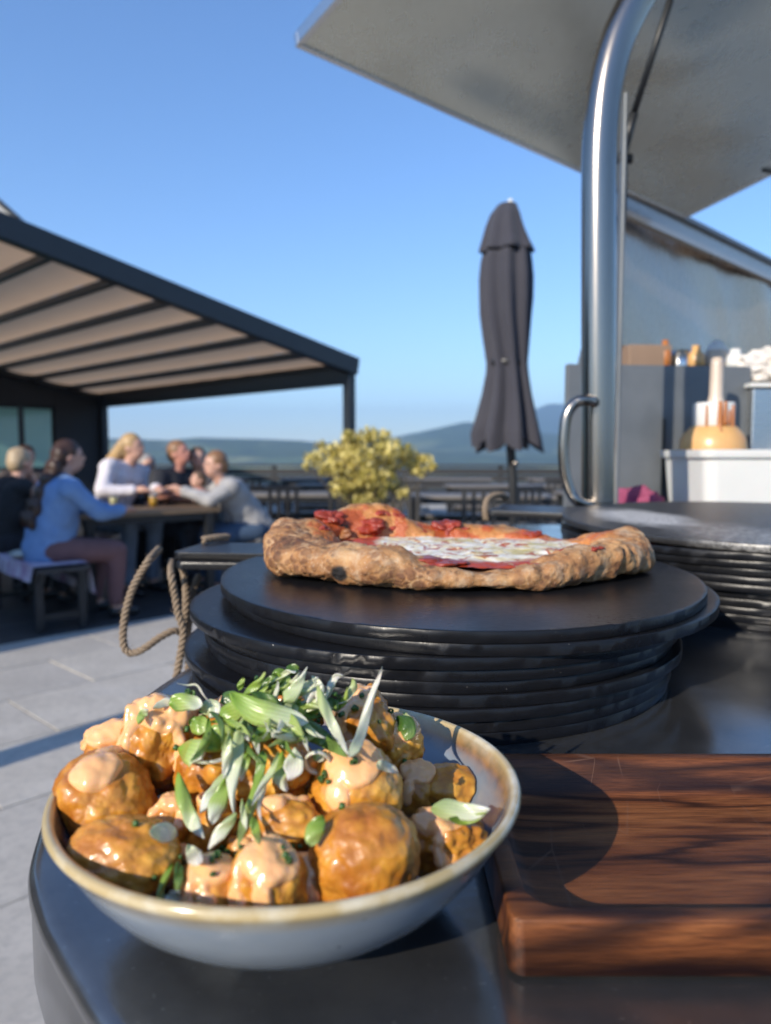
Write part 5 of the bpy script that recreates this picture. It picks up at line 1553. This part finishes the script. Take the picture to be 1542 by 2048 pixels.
TDIR = np.array([.75, .66]); TDIR /= np.linalg.norm(TDIR); TN = np.array([-TDIR[1], TDIR[0]])
tang = math.atan2(TDIR[1], TDIR[0])
corner = on_z(442, 1016, .78)[:2]
TL = 1.22
TC = corner - TDIR * TL / 2 + TN * .36
dt = place(make_table('dining_table', 'wooden table with black legs where the group sits drinking', 'table', TL, .72, .78), TC[0], TC[1], tang)
bA = make_table('bench', 'black bench behind the drinks table, the facing guests sit on it', 'bench', 1.7, .30, .45, 'darkwood', 2, 'benches at the drinks table', .05)
place(bA, *(TC + TN * .70), tang)
bB = dup(bA, (0, 0, 0), 0, 'black bench at the right end of the drinks table under the man in grey')
MAN = TC + TDIR * (TL / 2 + .46) - TN * .16
place(bB, *(MAN + TN * .35), tang + math.pi / 2)
bC = make_table('bench', 'short black bench at the left with a lilac blanket over it, seen end on', 'bench', 1.3, .36, .45, 'darkwood', 2, 'benches at the drinks table', .055)
pc = on_z(130, 1262, .0)[:2]
bdir2 = TN.copy()
place(bC, *(pc + bdir2 * .62), math.atan2(bdir2[1], bdir2[0]))
t2 = place(make_table('dining_table', 'second wooden table at the far left edge under the pergola', 'table', 1.5, .72, .78), *(on_y(-60, 911, 6.3)[:2] + TN * .3), tang)
def on_line(px, p0, d):
    k = (px - CX) / FPX          # x = k * y
    t = (k * p0[1] - p0[0]) / (d[0] - k * d[1]); return tuple(np.array(p0) + np.array(d) * t)

# far tables: three rows
tproto = make_table('terrace_table', 'x', 'table', 1.8, .80, .75, 'greytop', 5, 'empty tables on the far terrace')
bproto = make_table('terrace_bench', 'x', 'bench', 1.7, .30, .45, 'greytop', 2, 'empty benches on the far terrace', .05)
spots = [(-1.35, 9.6, .05), (1.15, 9.2, -.04), (3.2, 9.8, .03), (-2.9, 12.4, .02), (-.6, 12.6, -.03), (1.9, 12.3, .05), (4.3, 12.6, 0), (-3.8, 15.4, 0), (-1.3, 15.6, .04), (1.3, 15.5, -.02), (3.9, 15.4, .02)]
side = ['left', 'middle', 'right']
tl = ['empty grey topped table beyond the shrub, nearest row at left', 'empty grey topped table beyond the parasol pole, nearest row in the middle', 'empty grey topped table behind the trailer pole, nearest row at right',
      'empty table in the second row behind the man in grey', 'empty table in the second row behind the yellow green shrub', 'empty table in the second row just behind the parasol', 'empty table in the second row behind the grab handle',
      'empty table by the railing at the far left of the back row', 'empty table by the railing beyond the shrub', 'empty table by the railing between shrub and parasol', 'empty table by the railing at the right of the back row']
for k, (x, y, a) in enumerate(spots):
    if k == 0: o = tproto; o['label'] = tl[0]; place(o, x, y, a)
    else: o = dup(tproto, (x, y, .0025), a, tl[k])
    for s, w in ((-1, 'near'), (1, 'far')):
        lab = f'{w} bench of the ' + tl[k].replace('empty grey topped table', 'table').replace('empty table', 'table').replace(', nearest row', '')
        if k == 0 and s == -1: b = bproto; b['label'] = lab; place(b, x, y + s * .66, a)
        else: dup(bproto, (x - math.sin(a) * s * .66, y + s * .66, .0025), a, lab)

def chairs():
    def chair(name, label):
        t = thing(name, label, 'chair', (0, 0, 0), group='dark chairs on the far terrace', local=True)
        part('seat', MB().box((0, 0, .44), (.44, .44, .03), 0, .006), M['blackplastic'], t, smooth=False)
        for k in range(4): part('back_slat', MB().box((-.15 + .10 * k, .20 + .01, .66), (.05, .018, .38), 0, .004), M['blackplastic'], t, smooth=False)
        part('back_rail', MB().box((0, .21, .865), (.42, .025, .04), 0, .006), M['blackplastic'], t, smooth=False)
        for sx in (-1, 1):
            for sy in (-1, 1): part('leg', MB().cyl((sx * .20, sy * .19, .425), (sx * .22, sy * .21, 0), .014, .012, 8), M['blackmetal'], t)
        return t
    pos = [(-1.1, 8.2, .3, 'just behind the man in grey'), (-.35, 8.0, 2.6, 'left of the shrub planter'), (.15, 8.4, -.4, 'right behind the shrub'), (1.0, 7.9, 3.0, 'between shrub and parasol'),
           (1.75, 8.3, .5, 'just right of the parasol pole'), (-2.0, 10.9, .2, 'behind the red faced man'), (.4, 11.0, 2.9, 'in the middle beyond the nearest table row'), (2.6, 11.1, -.2, 'far right beside the grab handle'), (-.9, 14.0, .1, 'in front of the back table row')]
    p = None
    for x, y, a, w in pos:
        lab = 'dark slat backed chair ' + w
        if p is None: p = chair('terrace_chair', lab); place(p, x, y, a)
        else: dup(p, (x, y, .0025), a, lab)
chairs()

# blanket and folded cloth on the end-on bench
def draped():
    L, Wd = .95, .46
    u = np.linspace(-L / 2, L / 2, 60); v = np.linspace(-.42, .30, 44)
    U, V = np.meshgrid(u, v, indexing='ij')
    P = np.stack([U * 3, V * 3, 0 * U], -1)
    yy = np.where(V < -.19, -.19 - (-.19 - V) * .15, np.where(V > .19, .19 + (V - .19) * .15, V))
    zz = .470 - np.clip(-.19 - V, 0, 1) * 1.0 - np.clip(V - .19, 0, 1) * 1.0
    nz = fbm(P, 601, 4)
    yy = yy + .03 * fbm(P * 1.7, 603, 3) * (np.abs(V) > .19); zz = zz + .012 * np.clip(nz, 0, 1)
    c, s = math.cos(math.atan2(bdir2[1], bdir2[0])), math.sin(math.atan2(bdir2[1], bdir2[0]))
    o = pc + bdir2 * .50
    # local frame: U along the bench, V across it (negative towards the camera's left)
    G = np.stack([o[0] + U * c - (-yy) * s * -1 * -1, o[1] + U * s + (-yy) * c * -1, zz], -1)
    G = np.stack([o[0] + U * c - yy * s, o[1] + U * s + yy * c, zz], -1)
    t = NT('lilac and white blanket')
    col = t.ramp(t.noise(5, 3, co=t.map((3, 1, 1))), (.35, (.36, .20, .33)), (.5, (.50, .42, .52)), (.65, (.62, .56, .60)))
    mt = t.done(col, .85)
    single('blanket', MB().grid(G).grid(G - [0, 0, .006]), mt, 'lilac and white blanket draped over the short bench at left', 'blanket', (o[0], o[1], .455))
    V1, F1 = ico(5)
    P = V1 * [.16, .10, .032] * (1 + .4 * fbm(V1 * 2, 611, 3))[:, None]
    q = pc + bdir2 * .42
    single('folded_towel', MB().add(P + [q[0] - .10, q[1], .512], F1), fabric('greenish white towel', (.52, .54, .50)), 'crumpled pale grey towel lying on the lilac blanket', 'towel', (q[0], q[1], .475))
draped()

# glasses on the table
def glass(px, py, hgt, r, liq, lab, Y=None, fill=.8, cat='glass'):
    q = on_z(px, py, .7825)
    z = .7825
    g = thing('drinking_glass', lab, cat, (q[0], q[1], z))
    part('shell', MB().lathe([(.001, z), (r * .82, z), (r, z + hgt), (r - .002, z + hgt), (r * .82 - .003, z + .006), (.001, z + .006)], (q[0], q[1], 0), 24), m_glass, g)
    if liq is not None:
        part('drink', MB().lathe([(.001, z + .0065), (r * .82 - .0035, z + .0065), (r * (.82 + .18 * fill) - .003, z + hgt * fill), (.001, z + hgt * fill)], (q[0], q[1], 0), 24), liq, g)
        if cat == 'beer':
            zf = z + hgt * fill + .0005
            part('foam', MB().lathe([(.001, zf), (r * (.82 + .18 * fill) - .003, zf), (r * .97 - .003, zf + .018), (.001, zf + .018)], (q[0], q[1], 0), 24), M['tub'], g)
gt = NT('thin clear drinking glass'); m_glass = gt.m
gl = gt.new('ShaderNodeBsdfGlossy'); gl.inputs['Roughness'].default_value = .05
tp_ = gt.new('ShaderNodeBsdfTransparent')
mg = gt.new('ShaderNodeMixShader'); lw_ = gt.new('ShaderNodeLayerWeight'); gt.L(gt.math('ADD', gt.math('MULTIPLY', gt.math('POWER', lw_.outputs['Facing'], 3.0), .6), .06), mg.inputs[0]); gt.L(tp_.outputs[0], mg.inputs[1]); gt.L(gl.outputs[0], mg.inputs[2]); gt.L(mg.outputs[0], gt.out.inputs[0])
yel = simple('cloudy lemonade', (.72, .66, .30), rough=.2, Emission_Strength=0); ora = simple('golden beer', (.80, .44, .03), rough=.15); cola = simple('dark cola', (.05, .015, .01), rough=.1)
glass(228, 1018, .135, .040, yel, 'glass of cloudy pale yellow lemonade on the drinks table', fill=.75)
glass(307, 1014, .125, .042, ora, 'glass of golden beer on the drinks table', cat='beer', fill=.72)
glass(335, 1010, .150, .036, cola, 'tall glass of dark cola right of the golden beer', fill=.85)
glass(258, 1012, .115, .036, None, 'empty clear glass right of the lemonade')
glass(286, 1008, .130, .034, None, 'empty clear tumbler just left of the golden beer')
glass(246, 1004, .140, .034, cola, 'half full cola glass behind the lemonade', fill=.5)

# ================================================================== PEOPLE
def remesh(mb, voxel, name, org, smooth_it=4):
    me = mb.mesh(name + '_raw', org)
    ob = bpy.data.objects.new('tmp', me); COL.objects.link(ob)
    md = ob.modifiers.new('r', 'REMESH'); md.mode = 'VOXEL'; md.voxel_size = voxel
    sm = ob.modifiers.new('s', 'SMOOTH'); sm.iterations = smooth_it; sm.factor = .6
    dg = bpy.context.evaluated_depsgraph_get(); dg.update()
    out = bpy.data.meshes.new_from_object(ob.evaluated_get(dg), preserve_all_data_layers=False, depsgraph=dg)
    out.name = name; out.materials.clear()
    bpy.data.objects.remove(ob); bpy.data.meshes.remove(me)
    out.polygons.foreach_set('use_smooth', [True] * len(out.polygons))
    return out
def cap(mb, a, b, r0, r1, n=14):
    a, b = np.array(a, float), np.array(b, float)
    V, F = ico(2)
    mb.add(V * r0 + a, F); mb.add(V * r1 + b, F)
    if np.linalg.norm(a - b) > 1e-4: mb.tube([a, b], [r0, r1], n)
def ball(mb, c, s, Rm=None):
    V, F = ico(3)
    P = V * np.array(s)
    if Rm is not None: P = P @ Rm.T
    mb.add(P + np.array(c), F)
def rotm(yaw=0, pitch=0, roll=0):
    cy, sy, cp, sp, cr, sr = math.cos(yaw), math.sin(yaw), math.cos(pitch), math.sin(pitch), math.cos(roll), math.sin(roll)
    Rz = np.array([[cy, -sy, 0], [sy, cy, 0], [0, 0, 1]]); Rx = np.array([[1, 0, 0], [0, cp, -sp], [0, sp, cp]]); Ry = np.array([[cr, 0, sr], [0, 1, 0], [-sr, 0, cr]])
    return Rz @ Rx @ Ry

def person(label, xy, yaw, lean=.25, side=0.0, head=(0, 0, 0), arms=None, top=None, leg=None, hair=None, hairlen=.0, seat=.47, scale=1.0, skin='skin', sleeve='short', bald=False, big=1.0, legs=True):
    """seated figure, local +Y is where it faces; built around the seat point"""
    S = scale
    ox, oy = xy
    Rz = rotm(yaw)
    def Wd(p): return (Rz @ (np.array(p, float) * S)) * [1, 1, 1] + [ox, oy, 0]
    sz = seat / S
    hip = np.array([0, 0, sz + .09])
    Rl = rotm(0, -lean, side)
    up = lambda p: hip + Rl @ np.array(p, float)
    chest = up((0, 0, .33)); neck = up((0, .01, .50)); 
    hc = neck + rotm(head[0], -(lean * .5) + head[1], head[2]) @ np.array([0, .035, .135])
    HR = rotm(head[0], head[1] - lean * .35, head[2])
    sh = [up((-.185 * big, 0, .43)), up((.185 * big, 0, .43))]
    arms = arms or [((-.26, .26, sz + .32), (-.12, .48, sz + .33)), ((.26, .26, sz + .32), (.12, .48, sz + .33))]
    root = thing('person', label, 'person', (ox, oy, 0))
    b = MB()
    def C(mb, a, c, r0, r1): cap(mb, Wd(a), Wd(c), r0 * S, r1 * S)
    C(b, hip, up((0, 0, .2)), .125 * big, .115 * big); C(b, up((-.05, 0, .2)), up((-.07, 0, .36)), .10, .10 * big); C(b, up((.05, 0, .2)), up((.07, 0, .36)), .10, .10 * big)
    C(b, up((0, -.01, .42)), neck, .07, .052); C(b, neck, hc - HR @ np.array([0, .01, .06]), .052, .052)
    C(b, sh[0], sh[1], .066, .066)
    for k, s in enumerate((-1, 1)):
        e, w = arms[k]; e, w = np.array(e, float), np.array(w, float)
        C(b, sh[k], e, .050, .040); C(b, e, w, .041, .027)
        d = w - e; d /= np.linalg.norm(d)
        sd = np.cross(d, [0, 0, 1.]); sd /= np.linalg.norm(sd) + 1e-6; dn = np.cross(sd, d)
        palm = w + d * .065
        C(b, w, palm, .027, .034)
        for q, (o, ln) in enumerate(((-.028, .062), (-.010, .075), (.010, .070), (.027, .055))):
            k0 = palm + d * .015 + sd * o; k1 = k0 + d * ln * .5 - dn * .008; k2 = k1 + d * ln * .35 - dn * .022
            C(b, k0, k1, .0105, .0095); C(b, k1, k2, .0095, .0085)
        th0 = w + d * .02 - sd * .022 * s; th1 = th0 + d * .035 - sd * .030 * s - dn * .01; C(b, th0, th1, .013, .011); C(b, th1, th1 + d * .025 - sd * .004 * s, .011, .009)
    knees = [(-.14, .42, sz + .04), (.14, .42, sz + .04)]; feet = [(-.15, .36, .07 / S), (.15, .40, .07 / S)]
    if legs:
        for k in (0, 1):
            h0 = hip + np.array([-.085 + .17 * k, 0, -.02])
            C(b, h0, knees[k], .085, .060); C(b, knees[k], feet[k], .056, .040); C(b, feet[k], np.array(feet[k]) + [0, .13, -.035 / S], .038, .032)
    # head: skull, jaw, nose, ears
    def HB(c, s): ball(b, Wd(hc + HR @ np.array(c, float)), np.array(s) * S, Rz @ HR)
    HB((0, 0, .015), (.076, .092, .098)); HB((0, .022, -.045), (.056, .066, .068)); HB((0, .096, -.012), (.013, .020, .022)); HB((0, .082, -.058), (.026, .014, .012))
    HB((-.077, -.005, -.01), (.012, .020, .030)); HB((.077, -.005, -.01), (.012, .020, .030))
    me = remesh(b, .0125 * S, 'body', (ox, oy, 0))
    o = link('body', me, M[skin], root); ORG[o.name] = (ox, oy, 0)
    for s in (-1, 1):
        eb = MB(); ball(eb, Wd(hc + HR @ np.array([s * .031, .084, .012])), [.0085 * S] * 3); part('eye', eb, M['blackplastic'], root)
    mbm = MB(); ball(mbm, Wd(hc + HR @ np.array([0, .0925, -.056])), np.array([.022, .006, .005]) * S, Rz @ HR); part('mouth', mbm, lipm, root)
    # shirt
    if top is not None:
        t = MB(); g = .016
        C(t, hip + [0, 0, -.03], up((0, 0, .2)), .140 * big + g, .125 * big + g); C(t, up((-.055, 0, .2)), up((-.08, 0, .37)), .105 + g, .105 * big + g); C(t, up((.055, 0, .2)), up((.08, 0, .37)), .105 + g, .105 * big + g)
        C(t, sh[0], sh[1], .072 + g * .6, .072 + g * .6); C(t, up((0, -.01, .40)), up((0, 0, .465)), .07 + g, .060 + g * .4)
        for k in (0, 1):
            e, w = np.array(arms[k][0], float), np.array(arms[k][1], float)
            if sleeve == 'long': C(t, sh[k], e, .058 + g * .8, .050 + g * .6); C(t, e, e + (w - e) * .92, .050 + g * .5, .036 + g * .5)
            elif sleeve == 'short': C(t, sh[k], sh[k] + (e - sh[k]) * .62, .060 + g, .058 + g)
        V = np.concatenate(t.v); nn = fbm(V * 7, 700 + int(ox * 10), 3) * .012 + fbm(V * 18, 705, 2) * .006
        t.v = [V + np.stack([nn, -nn, nn * .5], -1)]
        mt = remesh(t, .015 * S, 'shirt', (ox, oy, 0), 3); o = link('shirt', mt, top, root); ORG[o.name] = (ox, oy, 0)
        sb = o.modifiers.new('fold', 'DISPLACE'); tx = bpy.data.textures.get('folds') or bpy.data.textures.new('folds', 'CLOUDS'); tx.noise_scale = .11; sb.texture = tx; sb.strength = .030; sb.texture_coords = 'LOCAL'; sb.mid_level = .45
    if leg is not None and legs:
        t = MB()
        C(t, hip + [0, 0, -.02], hip + [0, .02, .05], .145 * big, .135 * big)
        for k in (0, 1):
            h0 = hip + np.array([-.085 + .17 * k, 0, -.02])
            C(t, h0, knees[k], .105, .078); C(t, knees[k], np.array(feet[k]) + [0, 0, .06], .074, .056)
        mt = remesh(t, .018 * S, 'trousers', (ox, oy, 0), 3); o = link('trousers', mt, leg, root); ORG[o.name] = (ox, oy, 0)
        for k in (0, 1):
            s_ = MB(); f_ = np.array(feet[k]); cap(s_, Wd(f_ + [0, -.01, -.02]), Wd(f_ + [0, .14, -.03]), .046 * S, .038 * S)
            o = link('shoe', remesh(s_, .012, 'shoe', (ox, oy, 0), 2), M['blackplastic'], root); ORG[o.name] = (ox, oy, 0)
    if hair is not None:
        t = MB()
        def TB(c, s): ball(t, Wd(hc + HR @ np.array(c, float)), np.array(s) * S, Rz @ HR)
        TB((0, -.014, .034), (.086, .096, .094)); TB((0, -.045, .0), (.082, .070, .085))
        if hairlen > 0:
            for s in (-1, 0, 1):
                for q in range(6):
                    u = q / 5
                    a_ = hc + HR @ np.array([s * .055, -.055 - .02 * (s == 0), .02]); z_ = up((s * .075, -.165, .50 - hairlen))
                    q_ = a_ + (z_ - a_) * u
                    ball(t, Wd(q_), np.array([.050 - .014 * u, .046 - .014 * u, .062]) * S, Rz @ HR)
        else: TB((0, -.03, .07), (.07, .07, .05))
        V = np.concatenate(t.v); t.v = [V + (fbm(V * [40, 40, 9], 720, 3) * .006)[:, None] * [1, 1, .3]]
        mt = remesh(t, .011 * S, 'hair', (ox, oy, 0), 2)
        # keep the face clear
        o = link('hair', mt, hair, root); ORG[o.name] = (ox, oy, 0)
        fc = Wd(hc + HR @ np.array([0, .105, -.03])) - [ox, oy, 0]
        bm = bmesh.new(); bm.from_mesh(mt)
        inv = (Rz @ HR).T
        cc = Wd(hc) - [ox, oy, 0]
        for v in bm.verts:
            l = inv @ (np.array(v.co) - cc) / S
            if l[1] > .045 and l[2] < .055:
                k = sstep(.045, .075, l[1]) * sstep(.055, .035, l[2]); q = cc + (Rz @ HR) @ (np.array([l[0] * .55, l[1] - .05 * k, l[2]]) * S); v.co = Vector(np.array(v.co) * (1 - k) + q * k)
        bm.to_mesh(mt); bm.free()
    return root
lipm = simple('lips', (.36, .12, .10))
def hairm(name, c, d): 
    t = NT(name); f = t.noise(30, 5, .7, co=t.map((6, 6, .6)))
    return t.done(t.mix(t.ramp(f, (.35, 0.), (.65, 1.)), c, d), .45, 0, t.bump(f, .003, .5))
H_dark = hairm('long dark brown hair', (.018, .010, .007), (.075, .034, .020)); H_blond = hairm('blonde hair', (.34, .20, .08), (.56, .38, .18)); H_tan = hairm('straw hair', (.30, .21, .12), (.50, .38, .24))
H_ginger = hairm('short light brown hair', (.14, .07, .03), (.34, .18, .09)); H_grey = hairm('grey hair', (.20, .19, .19), (.40, .38, .37)); H_white = hairm('white hair', (.55, .50, .44), (.74, .68, .60)); H_brown = hairm('brown hair', (.05, .03, .018), (.16, .10, .06))
def at_px(px, Y): return (on_y(px, 911, Y)[0], Y)
yawE = math.atan2(TDIR[1], TDIR[0]) - math.pi / 2
yawT = math.atan2(TN[1], TN[0]) - math.pi / 2       # facing across the table from the near side
person('woman with long dark hair and blue top, back to the camera on the near bench', tuple(pc + bdir2 * .36 + TDIR * .02), yawE, .20, .05, (-.25, .1, 0), top=fabric('blue cotton blouse', (.14, .25, .47), (.19, .32, .55)), leg=fabric('dusty rose trousers', (.20, .10, .10)), hair=H_dark, hairlen=.34, seat=.47, scale=1.06, sleeve='long', big=1.15)
person('person with straw coloured hair resting chin on raised arms at the left edge', at_px(2, 5.9), yawE + .15, .22, 0, (.1, .1, 0), arms=[((-.10, .40, .82), (-.04, .24, 1.08)), ((.26, .44, .84), (.04, .50, .86))], top=fabric('black vest', (.02, .02, .022)), leg=fabric('black trousers', (.02, .02, .025)), hair=H_tan, sleeve='none')
person('blonde woman in a white top leaning over the far side of the table', on_line(212, TC + TN * .68, TDIR), yawT + math.pi + .35, .42, -.15, (.25, .25, 0), top=fabric('white linen top', (.66, .62, .64), (.58, .55, .60)), leg=fabric('pale jeans', (.20, .25, .33)), hair=H_blond, hairlen=.16, seat=.58, sleeve='long', big=1.05, scale=1.08)
person('white haired person in a pale shirt behind the blonde woman', at_px(262, 7.5), yawT + math.pi + .1, .10, 0, (0, .1, 0), top=fabric('pale blue shirt', (.50, .54, .62)), leg=fabric('navy trousers', (.03, .035, .06)), hair=H_white, seat=.54, scale=1.0, sleeve='long')
person('grey haired person in black half hidden between the white top and the red faced man', on_line(284, TC + TN * .95, TDIR), yawT + math.pi - .1, .3, 0, (0, .2, 0), top=fabric('black shirt', (.02, .02, .025)), leg=fabric('black jeans', (.02, .022, .03)), hair=H_grey, sleeve='long', scale=.95)
person('red faced man with short ginger hair in a black t shirt, arms on the table', on_line(330, TC + TN * .66, TDIR), yawT + math.pi + .30, .34, 0, (.15, .35, 0), top=fabric('black t shirt', (.022, .024, .030), (.03, .03, .036)), leg=fabric('dark jeans', (.03, .04, .06)), hair=H_ginger, skin='skin_red', seat=.50, big=1.1, scale=1.08, arms=[((-.30, .22, .80), (-.20, .50, .84)), ((.30, .22, .80), (.16, .50, .84))])
person('dark haired man in a grey t shirt beside the red faced man', on_line(376, TC + TN * .66, TDIR), yawT + math.pi - .15, .30, -.1, (-.2, .3, 0), top=fabric('grey t shirt', (.16, .15, .15)), leg=fabric('black trousers', (.02, .02, .022)), hair=H_brown, seat=.50, big=1.05)
person('small child with brown hair looking down beside the man in grey', tuple(MAN + TN * .40 - TDIR * .20), yawE + math.pi, .40, 0, (0, .35, 0), top=fabric('grey child top', (.20, .19, .18)), leg=fabric('dark child trousers', (.03, .03, .04)), hair=H_brown, seat=.50, scale=.74, sleeve='long')
person('man in a grey sweatshirt and jeans bending forward at the right end of the table', tuple(MAN), yawE + math.pi - .35, .60, .0, (.3, .25, 0), arms=[((-.26, .42, .78), (-.16, .62, .86)), ((.26, .40, .78), (.16, .60, .84))], top=fabric('heather grey sweatshirt', (.40, .39, .38), (.30, .29, .29)), leg=fabric('blue jeans', (.05, .09, .16)), hair=H_ginger, seat=.47, sleeve='long', big=1.16, scale=1.08)
person('dark haired guest seen between the straw haired person and the dark haired woman', at_px(47, 7.6), yawT + math.pi, .1, 0, (0, 0, 0), top=fabric('brown shirt', (.07, .055, .05)), leg=fabric('brown trousers', (.05, .04, .035)), hair=H_dark, seat=.50)

# ================================================================== HAZE over the valley
hz = MB().box((0, 0, 250), (26600, 26600, 1100))
ho = link('haze', hz.mesh('haze', (0, 0, 0), False), None)
ho['kind'] = 'stuff'; ho['label'] = 'blue summer haze lying over the valley and hills'; ho['category'] = 'haze'
hm = bpy.data.materials.new('summer haze'); hm.use_nodes = True
for n_ in list(hm.node_tree.nodes):
    if n_.type == 'BSDF_PRINCIPLED': hm.node_tree.nodes.remove(n_)
vol = hm.node_tree.nodes.new('ShaderNodeVolumePrincipled')
vol.inputs['Color'].default_value = (.50, .70, .98, 1); vol.inputs['Density'].default_value = .00013; vol.inputs['Anisotropy'].default_value = .2
hm.node_tree.links.new(vol.outputs[0], hm.node_tree.nodes['Material Output'].inputs['Volume'])
ho.data.materials.append(hm)
